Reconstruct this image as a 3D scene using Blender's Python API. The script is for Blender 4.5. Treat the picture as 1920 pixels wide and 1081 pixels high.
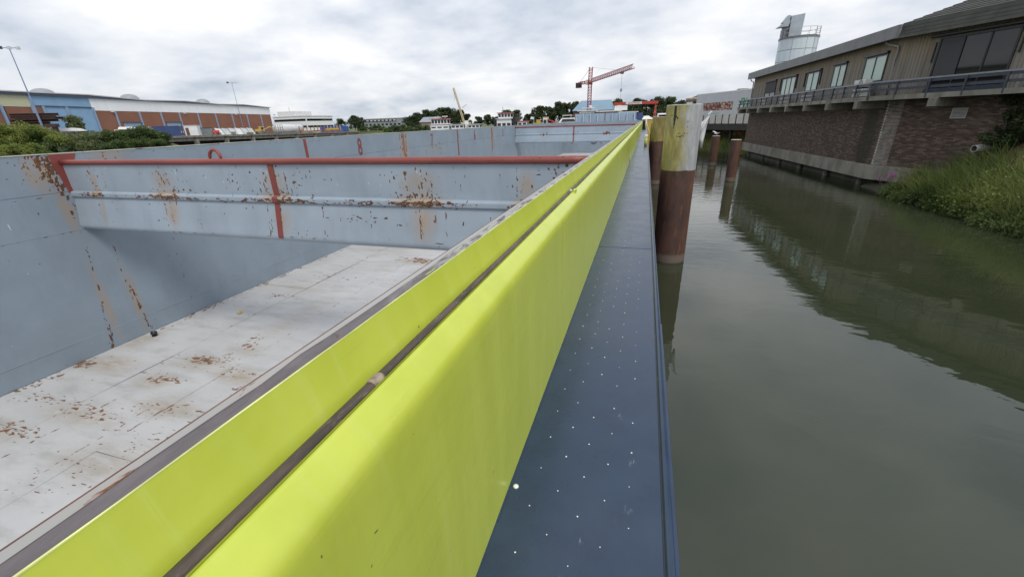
import bpy, math, random
import numpy as np
from mathutils import Vector, Matrix

random.seed(7); rng = np.random.default_rng(7)
scn = bpy.context.scene
for o in list(bpy.data.objects): bpy.data.objects.remove(o)
C0 = scn.collection
ZC = 3.8            # heights below are given from the photographer's eye; the water lies 3.8 m lower, at z = 0
WATER = -3.8
R = math.radians

# ------------------------------------------------------------------ camera
cd = bpy.data.cameras.new('camera'); cam = bpy.data.objects.new('camera', cd); C0.objects.link(cam)
cd.sensor_width = 36; cd.lens = 14.496; cd.clip_start = 0.02; cd.clip_end = 5000
rot = Matrix(((0.957068, -0.081495, 0.278171), (0.288315, 0.366687, -0.884542), (-0.029916, 0.926768, 0.374440)))
cam.matrix_world = Matrix.Translation((0, 0, ZC)) @ rot.to_4x4()
scn.camera = cam

# ------------------------------------------------------------------ sky and sun
SUN_EL, SUN_AZ = R(50), R(135)      # azimuth clockwise from +Y
w = bpy.data.worlds.new('World'); scn.world = w; w.use_nodes = True
nt = w.node_tree; nt.nodes.clear()
def wn(t, **k):
    n = nt.nodes.new(t)
    for a, b in k.items(): setattr(n, a, b)
    return n
def wl(a, b): nt.links.new(a, b)
sky = wn('ShaderNodeTexSky', sky_type='NISHITA', sun_disc=False, sun_elevation=SUN_EL, sun_rotation=SUN_AZ)
tc = wn('ShaderNodeTexCoord'); sep = wn('ShaderNodeSeparateXYZ'); wl(tc.outputs['Generated'], sep.inputs[0])
mx = wn('ShaderNodeMath', operation='MAXIMUM'); wl(sep.outputs[2], mx.inputs[0]); mx.inputs[1].default_value = 0
ad = wn('ShaderNodeMath', operation='ADD'); wl(mx.outputs[0], ad.inputs[0]); ad.inputs[1].default_value = .30
dv = wn('ShaderNodeVectorMath', operation='DIVIDE'); wl(tc.outputs['Generated'], dv.inputs[0])
cb = wn('ShaderNodeCombineXYZ'); [wl(ad.outputs[0], cb.inputs[i]) for i in range(3)]
wl(cb.outputs[0], dv.inputs[1])
mp = wn('ShaderNodeMapping'); wl(dv.outputs[0], mp.inputs[0]); mp.inputs['Scale'].default_value = (1.15, 1.25, .5); mp.inputs['Location'].default_value = (3.1, 1.7, 0)
def wnoise(s, d, r, dist):
    n = wn('ShaderNodeTexNoise'); wl(mp.outputs[0], n.inputs['Vector'])
    n.inputs['Scale'].default_value = s; n.inputs['Detail'].default_value = d; n.inputs['Roughness'].default_value = r; n.inputs['Distortion'].default_value = dist
    return n
n1 = wnoise(1.0, 6, .5, .25); n2 = wnoise(3.4, 6, .5, .15)
mm = wn('ShaderNodeMath', operation='MULTIPLY_ADD'); wl(n2.outputs[0], mm.inputs[0]); mm.inputs[1].default_value = .45; wl(n1.outputs[0], mm.inputs[2])
rp = wn('ShaderNodeValToRGB'); wl(mm.outputs[0], rp.inputs[0])
rp.color_ramp.elements[0].position = .54; rp.color_ramp.elements[0].color = (.47, .54, .64, 1)
rp.color_ramp.elements[1].position = .88; rp.color_ramp.elements[1].color = (.97, .97, .975, 1)
e = rp.color_ramp.elements.new(.70); e.color = (.73, .765, .83, 1)
sc8 = wn('ShaderNodeMix', data_type='RGBA', blend_type='MULTIPLY'); sc8.inputs[0].default_value = 1
# an overcast sky brightens evenly from the horizon to the zenith
zr = wn('ShaderNodeMath', operation='MULTIPLY_ADD'); wl(mx.outputs[0], zr.inputs[0]); zr.inputs[1].default_value = 4.5; zr.inputs[2].default_value = 8.4
cz = wn('ShaderNodeCombineXYZ'); [wl(zr.outputs[0], cz.inputs[i]) for i in range(3)]
wl(rp.outputs[0], sc8.inputs[6]); wl(cz.outputs[0], sc8.inputs[7])
mixs = wn('ShaderNodeMix', data_type='RGBA'); mixs.inputs[0].default_value = .94
wl(sky.outputs[0], mixs.inputs[6]); wl(sc8.outputs[2], mixs.inputs[7])
bg = wn('ShaderNodeBackground'); bg.inputs[1].default_value = .1; wl(mixs.outputs[2], bg.inputs[0])
wo = wn('ShaderNodeOutputWorld'); wl(bg.outputs[0], wo.inputs[0])

sl = bpy.data.lights.new('sun', 'SUN'); sl.energy = 1.5; sl.angle = R(18); sl.color = (1, .95, .88)
so = bpy.data.objects.new('sun', sl); C0.objects.link(so); so.location = (0, 0, 60)
sd = Vector((math.sin(SUN_AZ)*math.cos(SUN_EL), math.cos(SUN_AZ)*math.cos(SUN_EL), math.sin(SUN_EL)))
so.rotation_euler = sd.to_track_quat('Z', 'Y').to_euler()
vs = scn.view_settings; vs.view_transform = 'Standard'; vs.look = 'None'; vs.exposure = .27; vs.gamma = 1; vs.use_curve_mapping = False
scn.render.engine = 'CYCLES'; scn.cycles.max_bounces = 6; scn.cycles.diffuse_bounces = 3; scn.cycles.glossy_bounces = 3
scn.cycles.use_denoising = True

# ------------------------------------------------------------------ node helper
class G:
    def __init__(s, name):
        s.m = bpy.data.materials.new(name); s.m.use_nodes = True; s.t = s.m.node_tree
        s.b = s.t.nodes['Principled BSDF']; s.out = s.t.nodes['Material Output']
    def n(s, t, **k):
        n = s.t.nodes.new(t)
        for a, b in k.items(): setattr(n, a, b)
        return n
    def put(s, sock, v):
        if isinstance(v, bpy.types.NodeSocket): s.t.links.new(v, sock)
        elif isinstance(v, (tuple, list)) and len(v) == 3 and sock.type == 'RGBA': sock.default_value = (*v, 1)
        else: sock.default_value = v
    def pos(s): return s.n('ShaderNodeNewGeometry').outputs['Position']
    def obj(s): return s.n('ShaderNodeTexCoord').outputs['Object']
    def rnd(s): return s.n('ShaderNodeObjectInfo').outputs['Random']
    def isl(s): return s.n('ShaderNodeNewGeometry').outputs['Random Per Island']
    def map(s, v, sc=(1, 1, 1), loc=(0, 0, 0), rotz=0):
        n = s.n('ShaderNodeMapping'); s.put(n.inputs[0], v); n.inputs['Scale'].default_value = sc; n.inputs['Location'].default_value = loc
        n.inputs['Rotation'].default_value = (0, 0, rotz); return n.outputs[0]
    def noise(s, v, sc=5, det=4, ro=.55, dist=0):
        n = s.n('ShaderNodeTexNoise'); s.put(n.inputs['Vector'], v); n.inputs['Scale'].default_value = sc; n.inputs['Detail'].default_value = det
        n.inputs['Roughness'].default_value = ro; n.inputs['Distortion'].default_value = dist; return n.outputs[0]
    def math(s, op, a, b=0., c=0., clamp=False):
        n = s.n('ShaderNodeMath', operation=op, use_clamp=clamp)
        for i, v in enumerate((a, b, c)): s.put(n.inputs[i], v)
        return n.outputs[0]
    def mr(s, v, a, b, c=0., d=1.):
        n = s.n('ShaderNodeMapRange', interpolation_type='SMOOTHSTEP'); s.put(n.inputs[0], v)
        for i, x in enumerate((a, b, c, d)): n.inputs[i+1].default_value = x
        return n.outputs[0]
    def ramp(s, f, st):
        n = s.n('ShaderNodeValToRGB'); s.put(n.inputs[0], f); e = n.color_ramp.elements
        while len(e) < len(st): e.new(.5)
        for el, (p, c) in zip(e, st): el.position = p; el.color = (*c, 1)
        return n.outputs[0]
    def mix(s, f, a, b, mode='MIX'):
        n = s.n('ShaderNodeMix', data_type='RGBA', blend_type=mode); s.put(n.inputs[0], f); s.put(n.inputs[6], a); s.put(n.inputs[7], b); return n.outputs[2]
    def bump(s, h, st=.3, d=.01):
        n = s.n('ShaderNodeBump'); s.put(n.inputs['Height'], h); n.inputs['Strength'].default_value = st; n.inputs['Distance'].default_value = d
        s.t.links.new(n.outputs[0], s.b.inputs['Normal']); return n
    def sep(s, v):
        n = s.n('ShaderNodeSeparateXYZ'); s.put(n.inputs[0], v); return n.outputs
    def spot(s, v, c, r):
        a = s.n('ShaderNodeVectorMath', operation='SUBTRACT'); s.put(a.inputs[0], v); a.inputs[1].default_value = c
        b = s.n('ShaderNodeVectorMath', operation='DIVIDE'); s.put(b.inputs[0], a.outputs[0]); b.inputs[1].default_value = r
        l = s.n('ShaderNodeVectorMath', operation='LENGTH'); s.put(l.inputs[0], b.outputs[0])
        return s.mr(l.outputs['Value'], 1., .1)
    def spots(s, v, lst):
        f = None
        for c, r in lst:
            k = s.spot(v, c, r); f = k if f is None else s.math('MAXIMUM', f, k)
        return f if f is not None else 0.
    def set(s, col=None, rough=None, metal=None, spec=None):
        if col is not None: s.put(s.b.inputs['Base Color'], col)
        if rough is not None: s.put(s.b.inputs['Roughness'], rough)
        if metal is not None: s.put(s.b.inputs['Metallic'], metal)
        if spec is not None: s.put(s.b.inputs['Specular IOR Level'], spec)
        return s.m

def simple(name, rgb, rough=.6, var=.18, sc=2., metal=0., dirt=None, objvar=.0, stretch=(1, 1, 1), bump=0., spec=None):
    g = G(name); p = g.map(g.pos(), stretch); f = g.noise(p, sc, 5, .6)
    a = tuple(c*(1-var) for c in rgb); b = tuple(min(c*(1+var), .95) for c in rgb)
    col = g.mix(g.mr(f, .3, .7), a, b)
    if objvar: col = g.mix(g.math('MULTIPLY', g.rnd(), objvar), col, tuple(c*.45 for c in rgb))
    if dirt:
        d = g.noise(p, sc*3.1, 6, .65); col = g.mix(g.mr(d, .56, .72, 0, dirt[1]), col, dirt[0])
    if bump: g.bump(g.noise(p, sc*8, 5, .6), bump, .01)
    return g.set(col, rough, metal, spec)

RUST1, RUST2 = (.22, .075, .02), (.09, .035, .018)
def steel(name, rgb, rough=.45, thr=.76, gain=.3, lst=(), stretch=(1, 1, .3), nsc=9., var=.1, bump=.05, streak=None, grime=None, gr=.3, soft=.05):
    """painted steel: rust breaks through where noise exceeds thr, lowered near the listed stains"""
    g = G(name); p = g.pos(); q = g.map(p, stretch)
    k = g.spots(p, lst)
    mid = g.noise(p, nsc*.32, 3, .5); f = g.noise(q, nsc*2.1, 5, .62, .35)
    f = g.math('MAXIMUM', f, g.math('SUBTRACT', g.noise(g.map(p, (stretch[0], stretch[1], stretch[2]*.5)), nsc*1.1, 6, .66, .5), .045))
    f = g.math('MULTIPLY_ADD', g.math('SUBTRACT', mid, .5), .38, f)
    v = g.math('MULTIPLY_ADD', k, gain, f) if lst else f
    m = g.mr(v, thr, thr+soft); halo = g.mr(v, thr-.10, thr+.03, 0, .30)
    big = g.noise(p, .9, 4, .6)
    base = g.mix(g.mr(big, .3, .7), tuple(c*(1-var) for c in rgb), tuple(min(.95, c*(1+var)) for c in rgb))
    if grime:
        gg = g.noise(g.map(p, (1, 1, .35)), 2.2, 6, .65); base = g.mix(g.mr(gg, .5, .75, 0, gr), base, grime)
    base = g.mix(halo, base, tuple(a*.55+b*.45 for a, b in zip(rgb, (.38, .22, .10))))
    rc = g.mix(g.mr(g.noise(p, 30, 4, .6), .35, .65), RUST2, RUST1)
    col = g.mix(m, base, rc)
    g.bump(g.math('MULTIPLY_ADD', m, .6, g.noise(p, 3.5, 3, .5)), bump, .02)
    return g.set(col, g.mix(m, (rough,)*3, (.85,)*3))

# ------------------------------------------------------------------ mesh helper
ORG = {}
class MB:
    def __init__(s): s.v = []; s.f = []
    def add(s, vs, fs):
        o = len(s.v); s.v += [tuple(v) for v in vs]; s.f += [tuple(i+o for i in f) for f in fs]; return s
    def hexa(s, p): return s.add(p, [(0, 3, 2, 1), (4, 5, 6, 7), (0, 1, 5, 4), (1, 2, 6, 5), (2, 3, 7, 6), (3, 0, 4, 7)])
    def box(s, x0, x1, y0, y1, z0, z1):
        return s.hexa([(x0, y0, z0), (x1, y0, z0), (x1, y1, z0), (x0, y1, z0), (x0, y0, z1), (x1, y0, z1), (x1, y1, z1), (x0, y1, z1)])
    def fbox(s, fr, s0, s1, d0, d1, z0, z1):
        P = lambda a, b, z: (*fr(a, b), z)
        p = [P(s0, d0, z0), P(s1, d0, z0), P(s1, d1, z0), P(s0, d1, z0), P(s0, d0, z1), P(s1, d0, z1), P(s1, d1, z1), P(s0, d1, z1)]
        return s.hexa(p)
    def bar(s, a, b, w, h=None, up=(0, 0, 1)):
        a = Vector(a); b = Vector(b); h = h or w; d = (b-a).normalized(); x = d.cross(Vector(up))
        if x.length < 1e-4: x = d.cross(Vector((1, 0, 0)))
        x.normalize(); y = x.cross(d)
        o = [-x*w/2-y*h/2, x*w/2-y*h/2, x*w/2+y*h/2, -x*w/2+y*h/2]
        return s.hexa([a+k for k in o]+[b+k for k in o])
    def tube(s, pts, r, n=10, cap=True):
        pts = [Vector(p) for p in pts]; rs = r if isinstance(r, (list, tuple)) else [r]*len(pts); rings = []
        for i, p in enumerate(pts):
            d = (pts[min(i+1, len(pts)-1)]-pts[max(i-1, 0)]).normalized()
            x = d.cross(Vector((0, 0, 1)))
            if x.length < 1e-3: x = Vector((1, 0, 0))
            x.normalize(); y = d.cross(x)
            rings.append([p+(x*math.cos(a)+y*math.sin(a))*rs[i] for a in (2*math.pi*k/n for k in range(n))])
        vs = [v for rg in rings for v in rg]; fs = []
        for i in range(len(pts)-1):
            for k in range(n): fs.append((i*n+k, i*n+(k+1) % n, (i+1)*n+(k+1) % n, (i+1)*n+k))
        if cap: fs.append(tuple(range(n-1, -1, -1))); fs.append(tuple((len(pts)-1)*n+k for k in range(n)))
        return s.add(vs, fs)
    def prism(s, poly, z0, z1):
        n = len(poly)
        vs = [(x, y, z0) for x, y in poly]+[(x, y, z1) for x, y in poly]
        return s.add(vs, [tuple(range(n-1, -1, -1)), tuple(range(n, 2*n))]+[(i, (i+1) % n, n+(i+1) % n, n+i) for i in range(n)])
    def sweep(s, prof, y0, y1, ny=1, closed=False, wob=0.):
        """profile (x, z) swept along Y"""
        n = len(prof); vs = []
        for j in range(ny+1):
            y = y0+(y1-y0)*j/ny
            for x, z in prof: vs.append((x+random.uniform(-wob, wob), y, z+random.uniform(-wob, wob)))
        fs = []; m = n if closed else n-1
        for j in range(ny):
            for i in range(m): fs.append((j*n+i, j*n+(i+1) % n, (j+1)*n+(i+1) % n, (j+1)*n+i))
        if closed: fs += [tuple(range(n-1, -1, -1)), tuple(ny*n+i for i in range(n))]
        return s.add(vs, fs)
    def mitre(s, pts, d0, d1, z0, z1, side=1):
        """strip along a polyline between two sideways offsets, mitred"""
        def off(d):
            o = []
            for i in range(len(pts)):
                ns = []
                for a, b in ((i-1, i), (i, i+1)):
                    if a >= 0 and b < len(pts):
                        t = Vector(pts[b])-Vector(pts[a]); t.normalize(); ns.append(Vector((-t.y, t.x))*side)
                m = sum(ns, Vector((0, 0))); m.normalize(); k = d/max(.3, m.dot(ns[0])); o.append(Vector(pts[i])+m*k)
            return o
        a, b = off(d0), off(d1)
        for i in range(len(pts)-1):
            q = [a[i], a[i+1], b[i+1], b[i]]
            s.hexa([(v.x, v.y, z0) for v in q]+[(v.x, v.y, z1) for v in q])
        return s
    def build(s, name, mat, parent=None, smooth=False, bevel=0., dz=ZC):
        org = ORG.get(parent.name, Vector((0, 0, 0))) if parent else Vector((0, 0, 0))
        me = bpy.data.meshes.new(name); me.from_pydata([(v[0]-org.x, v[1]-org.y, v[2]+dz-org.z) for v in s.v], [], s.f)
        me.materials.append(mat); me.update()
        fixn(me)
        if smooth: me.shade_smooth()
        o = bpy.data.objects.new(name, me); C0.objects.link(o)
        if parent: o.parent = parent; ORG[o.name] = org
        else: ORG[o.name] = Vector((0, 0, 0))
        if bevel:
            b = o.modifiers.new('bevel', 'BEVEL'); b.width = bevel; b.segments = 2; b.limit_method = 'ANGLE'; b.angle_limit = R(40)
        return o
import bmesh
def fixn(me):
    bm = bmesh.new(); bm.from_mesh(me); bmesh.ops.recalc_face_normals(bm, faces=bm.faces); bm.to_mesh(me); bm.free()
def tag(o, label, cat=None, group=None, kind=None):
    o['label'] = label
    if cat: o['category'] = cat
    if group: o['group'] = group
    if kind: o['kind'] = kind
    return o
def thing(name, label, cat, loc, group=None):
    o = bpy.data.objects.new(name, None); C0.objects.link(o); o.empty_display_size = .2
    o.location = (loc[0], loc[1], loc[2]+ZC); ORG[o.name] = Vector(o.location)
    return tag(o, label, cat, group)
def struct(o, label=None):
    o['kind'] = 'structure'
    if label: o['label'] = label
    return o
def quick(name, mat, parent, *boxes, **k):
    mb = MB()
    for b in boxes: mb.box(*b)
    return mb.build(name, mat, parent, **k)
def inst(me, name, parent, loc, rotz=0., scale=None, rot=None):
    o = bpy.data.objects.new(name, me); C0.objects.link(o); o.parent = parent
    org = ORG.get(parent.name, Vector((0, 0, 0))) if parent else Vector((0, 0, 0))
    o.location = (loc[0]-org.x, loc[1]-org.y, loc[2]+ZC-org.z)
    o.rotation_euler = rot if rot else (0, 0, rotz)
    if scale: o.scale = scale
    ORG[o.name] = org
    return o
def quads_mesh(name, V, mat):
    """V: (n, 4, 3) array of quads"""
    n = len(V); me = bpy.data.meshes.new(name); me.vertices.add(n*4); me.vertices.foreach_set('co', V.astype(np.float32).ravel())
    me.loops.add(n*4); me.loops.foreach_set('vertex_index', np.arange(n*4, dtype=np.int32))
    me.polygons.add(n); me.polygons.foreach_set('loop_start', np.arange(0, n*4, 4, dtype=np.int32)); me.update(calc_edges=True); me.validate()
    me.materials.append(mat); return me
def text_obj(s, size, mat, parent, M, name='lettering', ext=.004, shear=0.):
    c = bpy.data.curves.new('t', 'FONT'); c.body = s; c.size = size; c.extrude = ext; c.align_x = 'CENTER'; c.align_y = 'CENTER'; c.shear = shear; c.resolution_u = 3; c.offset = .012*size if name == 'painted_number' else 0.
    t = bpy.data.objects.new('t', c); C0.objects.link(t); bpy.context.view_layer.update()
    me = bpy.data.meshes.new_from_object(t.evaluated_get(bpy.context.evaluated_depsgraph_get()))
    bpy.data.objects.remove(t); bpy.data.curves.remove(c)
    me.transform(M); me.materials.append(mat)
    org = ORG.get(parent.name, Vector((0, 0, 0)))
    me.transform(Matrix.Translation((-org.x, -org.y, ZC-org.z)))
    o = bpy.data.objects.new(name, me); C0.objects.link(o); o.parent = parent; ORG[o.name] = org
    return o
def plane_M(origin, xdir, ydir):
    x = Vector(xdir).normalized(); y = Vector(ydir).normalized(); z = x.cross(y)
    m = Matrix((x, y, z)).transposed().to_4x4(); m.translation = origin; return m

# ------------------------------------------------------------------ stains kept as mesh attributes on dense plates
def vnoise(A, B, sc, oct=3):
    out = np.zeros_like(A); amp = 1.; tot = 0.
    for o in range(oct):
        g_ = rng.random((64, 64)); a = A*sc*2**o+o*7.3; b = B*sc*2**o+o*3.1; i = np.floor(a).astype(int); j = np.floor(b).astype(int)
        fa = a-i; fb = b-j; fa = fa*fa*(3-2*fa); fb = fb*fb*(3-2*fb); i0, i1, j0, j1 = i % 64, (i+1) % 64, j % 64, (j+1) % 64
        out += amp*((g_[i0, j0]*(1-fa)+g_[i1, j0]*fa)*(1-fb)+(g_[i0, j1]*(1-fa)+g_[i1, j1]*fa)*fb); tot += amp; amp *= .5
    return out/tot
def field(av, bv, st, sz=1.):
    F = np.zeros((len(av), len(bv)))
    for ca, cb_, la, lb, th, k in st:
        la *= sz; lb *= sz
        r = max(la, lb)*1.05; i0, i1 = np.searchsorted(av, (ca-r, ca+r)); j0, j1 = np.searchsorted(bv, (cb_-r, cb_+r))
        if i1 <= i0 or j1 <= j0: continue
        A = av[i0:i1, None]-ca; B = bv[None, j0:j1]-cb_; c, s_ = math.cos(th), math.sin(th)
        d = np.sqrt(((A*c+B*s_)/la)**2+((-A*s_+B*c)/lb)**2); F[i0:i1, j0:j1] = np.maximum(F[i0:i1, j0:j1], k*np.clip(1.25-1.25*d, 0, 1))
    return F
def grid_obj(name, XYZ, attrs, mat, parent, smooth=True):
    m, n = XYZ.shape[:2]; org = ORG.get(parent.name, Vector((0, 0, 0)))
    V = (XYZ.reshape(-1, 3)+np.array([-org.x, -org.y, ZC-org.z])).astype(np.float32)
    q = (np.arange(m-1)[:, None]*n+np.arange(n-1)[None, :]).ravel(); Q = np.stack([q, q+1, q+n+1, q+n], 1).astype(np.int32)
    me = bpy.data.meshes.new(name); me.vertices.add(len(V)); me.vertices.foreach_set('co', V.ravel())
    me.loops.add(len(Q)*4); me.loops.foreach_set('vertex_index', Q.ravel()); me.polygons.add(len(Q)); me.polygons.foreach_set('loop_start', np.arange(0, len(Q)*4, 4, dtype=np.int32)); me.update(calc_edges=True)
    for k, F in attrs.items():
        a = me.attributes.new(k, 'FLOAT', 'POINT'); a.data.foreach_set('value', F.astype(np.float32).ravel())
    me.materials.append(mat)
    if smooth: me.shade_smooth()
    o = bpy.data.objects.new(name, me); C0.objects.link(o); o.parent = parent; ORG[o.name] = org; return o
U = random.uniform
def run(a, b0, b1, wd, dens=1., drift=0., axis=1):
    """a broken rust run down (or along) a plate"""
    st = []; b = b0; sg = 1 if b1 > b0 else -1; x = a
    while (b1-b)*sg > 0:
        l = U(.02, .13); x += random.gauss(0, wd*.35)+drift*l
        if random.random() < .72*dens:
            w_ = wd*U(.25, 1.)
            st.append((x, b+sg*l/2, w_, l*.62, U(-.25, .25), U(.6, 1.05)) if axis else (b+sg*l/2, x, l*.62, w_, U(-.25, .25), U(.6, 1.05)))
            if random.random() < .35: st.append((x+U(-2, 2)*wd, b, wd*.4, U(.01, .05), U(-.6, .6), U(.5, .9)) if axis else (b, x+U(-2, 2)*wd, U(.01, .05), wd*.4, U(-.6, .6), U(.5, .9)))
        b += sg*l*U(.5, 1.1)
    return st
def cluster(ca, cb_, ra, rb, n, la, lb, k=(.55, 1.)):
    return [(random.gauss(ca, ra), random.gauss(cb_, rb), la*U(.35, 1.5), lb*U(.3, 1.6), U(-.45, .45), U(*k)) for _ in range(n)]
def rusty(name, rgb, rough=.45, var=.08, grime=None, gr=.35, gst=(1, 1, .35), rcol=((.060, .030, .019), (.155, .066, .026)), hcol=(.36, .24, .13), thr=.5, bump=.06):
    g = G(name); p = g.pos()
    at = g.n('ShaderNodeAttribute', attribute_name='rust').outputs['Fac']; ha = g.n('ShaderNodeAttribute', attribute_name='halo').outputs['Fac']; sc = g.n('ShaderNodeAttribute', attribute_name='scratch').outputs['Fac']
    fn = g.noise(p, 38, 4, .65); v = g.math('MULTIPLY_ADD', g.math('SUBTRACT', fn, .5), 1.25, at); m = g.math('MULTIPLY', g.mr(v, thr, thr+.09), g.mr(at, .02, .12))
    base = g.mix(g.mr(g.noise(p, .9, 4, .6), .3, .7), tuple(c*(1-var) for c in rgb), tuple(min(.95, c*(1+var)) for c in rgb))
    if grime: base = g.mix(g.mr(g.noise(g.map(p, gst), 2.2, 6, .65), .45, .75, 0, gr), base, grime)
    hn = g.noise(g.map(p, gst), 7, 5, .65); base = g.mix(g.math('MULTIPLY', ha, g.mr(hn, .28, .62, .22, .95)), base, hcol)
    sp = g.noise(g.map(p, (1, 1, .5)), 21, 3, .6); base = g.mix(g.mr(sp, .745, .775, 0, .7), base, (.13, .09, .07))
    base = g.mix(g.math('MULTIPLY', g.mr(g.math('MULTIPLY_ADD', g.math('SUBTRACT', fn, .5), 1., sc), .4, .55), .8), base, (.62, .65, .68))
    rc = g.mix(g.mr(g.noise(p, 26, 4, .6), .36, .64), *rcol)
    col = g.mix(m, base, rc)
    g.bump(g.math('MULTIPLY_ADD', m, .5, g.noise(p, 3.5, 3, .5)), bump, .02)
    return g.set(col, g.mix(m, (rough,)*3, (.85,)*3))

# ------------------------------------------------------------------ materials
def m_water():
    g = G('murky_water'); p = g.pos()
    a = g.noise(g.map(p, (.55, 1.0, 1)), 1.0, 3, .5, .8); b = g.noise(g.map(p, (1.2, 2.6, 1)), 1.5, 3, .5, .3); c = g.noise(p, .12, 2, .5)
    calm = g.mr(c, .38, .62, .25, 1.)
    far = g.mr(g.sep(p)[1], 6, 24, .10, 1.15)
    h = g.math('ADD', g.math('MULTIPLY', a, .75), g.math('MULTIPLY', g.math('MULTIPLY', b, far), calm))
    g.bump(h, .27, .038)
    g.b.inputs['IOR'].default_value = 1.5
    return g.set(g.mix(g.mr(g.noise(p, .25, 3), .3, .7), (.026, .033, .016), (.034, .041, .022)), .015)
def m_leaf(name, c1, c2, c3=None, tr=.3):
    g = G(name); r = g.isl(); p = g.pos()
    col = g.mix(r, c1, c2)
    col = g.mix(g.mr(g.noise(p, .35, 3), .42, .62), col, c3 or tuple(x*.7 for x in c1))
    g.set(col, .6, spec=.25)
    t = g.n('ShaderNodeBsdfTranslucent'); g.put(t.inputs[0], col)
    m = g.n('ShaderNodeMixShader'); m.inputs[0].default_value = tr
    g.t.links.new(g.b.outputs[0], m.inputs[1]); g.t.links.new(t.outputs[0], m.inputs[2]); g.t.links.new(m.outputs[0], g.out.inputs[0])
    return g.m
WATERM = m_water()
ZA = lambda z: z+ZC
# yellow coaming paint
def m_yellow():
    g = G('yellow_green_paint'); p = g.pos()
    f = g.noise(g.map(p, (3, 3, .35)), 2.6, 5, .6, .3); f2 = g.noise(g.map(p, (1, 8, .5)), 3.2, 5, .6)
    col = g.mix(g.mr(f, .3, .7), (.475, .545, .060), (.52, .59, .076))
    col = g.mix(g.mr(f2, .52, .76, 0, .28), col, (.55, .61, .17))
    br_ = g.noise(g.map(p, (3, 1.2, 26)), 2.2, 5, .65); col = g.mix(g.mr(br_, .56, .74, 0, .25), col, (.38, .45, .04))
    dr_ = g.noise(g.map(p, (2, 26, .7)), 1.3, 4, .6); col = g.mix(g.mr(dr_, .64, .72, 0, .12), col, (.62, .68, .28))
    sp = g.noise(p, 46, 2, .5); col = g.mix(g.mr(sp, .765, .785, 0, .8), col, (.10, .10, .02))
    g.bump(g.math('ADD', g.math('MULTIPLY', g.noise(p, 4, 3), 1.), g.math('MULTIPLY', g.noise(g.map(p, (1, .4, 1)), 50, 3), .08)), .2, .02)
    return g.set(col, .3)
def m_deck():
    g = G('dark_blue_deck_paint'); p = g.pos()
    f = g.noise(p, 5, 6, .6); s = g.noise(g.map(p, (30, 2.2, 1), rotz=.25), 3, 5, .6)
    col = g.mix(g.mr(f, .3, .7), (.019, .037, .074), (.025, .047, .092))
    col = g.mix(g.mr(s, .70, .80, 0, .25), col, (.16, .20, .26))
    k = g.spots(p, [((.06, 1.42, ZA(-1.35)), (.05, .06, .1)), ((.05, 1.18, ZA(-1.35)), (.06, .05, .1)), ((-.14, .86, ZA(-1.35)), (.04, .06, .1)), ((.06, 2.3, ZA(-1.35)), (.05, .09, .1)), ((-.2, 2.6, ZA(-1.35)), (.03, .05, .1)), ((-.1, 1.0, ZA(-1.35)), (.04, .04, .1)), ((0.0, 1.7, ZA(-1.35)), (.03, .09, .1))])
    sc = g.noise(g.map(p, (60, 9, 1), rotz=.5), 2.0, 5, .75, .3)
    col = g.mix(g.mr(g.math('MULTIPLY_ADD', k, .22, sc), .74, .84, 0, .4), col, (.36, .41, .48))
    dst = g.noise(g.map(p, (1, 1, 1)), 1.7, 5, .65); col = g.mix(g.mr(dst, .5, .8, 0, .22), col, (.07, .09, .12))
    g.bump(g.math('ADD', g.noise(p, 6, 3), g.math('MULTIPLY', g.noise(p, 70, 3), .1)), .1, .012)
    return g.set(col, g.mr(f, .2, .8, .24, .36), spec=.48)
YEL, DECK = m_yellow(), m_deck()
HOLD = (.33, .415, .51)
HOLDW = rusty('hold_wall_paint', (.232, .284, .335), .45, .07, (.185, .222, .258), .4)
BEAM = rusty('beam_paint', (.305, .362, .418), .42, .07, (.21, .255, .30), .4)
BEAM2 = steel('far_beam_paint', (.30, .365, .435), .42, .765, .3, [((x, 35.1, ZA(-1.04)), (.7, .8, .3)) for x in (-7.85, -5.3, -2.9)], (1, 1, .32), 4., .08, .05)
RED = steel('red_oxide_paint', (.225, .052, .042), .45, .70, .10, [((-1.2, 5.2, ZA(-.45)), (1.8, .4, .3)), ((-5.4, 5.2, ZA(-.45)), (.9, .4, .3)), ((-3.2, 5.2, ZA(-.45)), (1.3, .4, .3))], (1, 1, 1), 12., .12, .06)
FLOOR = rusty('hold_floor_paint', (.475, .470, .462), .5, .07, (.34, .325, .30), .7, (.55, 2.0, 1), ((.10, .05, .026), (.24, .11, .045)), (.33, .265, .185), .5)
def m_cap():
    g = G('worn_coaming_edge'); p = g.pos(); f = g.noise(g.map(p, (20, 5, 20)), 2.2, 6, .7, .4); y = g.sep(p)[1]
    far = g.mr(y, 1.2, 3.0)
    col = g.mix(g.mr(f, .3, .7), (.095, .078, .082), (.135, .115, .118))
    v = g.noise(g.map(p, (30, 8, 1)), 1.6, 5, .7, .5)
    col = g.mix(g.math('MULTIPLY', g.mr(v, .44, .52), g.mr(g.math('MULTIPLY_ADD', v, .8, y), 1.1, 1.9, .03, 1.)), col, (.36, .36, .33))
    col = g.mix(g.math('MULTIPLY', g.mr(g.noise(g.map(p, (40, 7, 1)), 1.2, 5, .7), .60, .64), g.mr(y, .6, 1.2)), col, (.42, .48, .05))
    col = g.mix(g.mr(g.noise(p, 11, 5, .7), .63, .7, 0, .8), col, RUST2)
    g.bump(f, .3, .006); return g.set(col, .6)
CAP = m_cap()
PIPE = simple('weathered_brown_pipe', (.085, .062, .050), .55, .4, 30, stretch=(1, .22, 1), dirt=((.22, .18, .15), .7), bump=.35)
BRIGHTMETAL = simple('worn_clamp_metal', (.42, .40, .38), .4, .2, 40, metal=.6)
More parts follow.
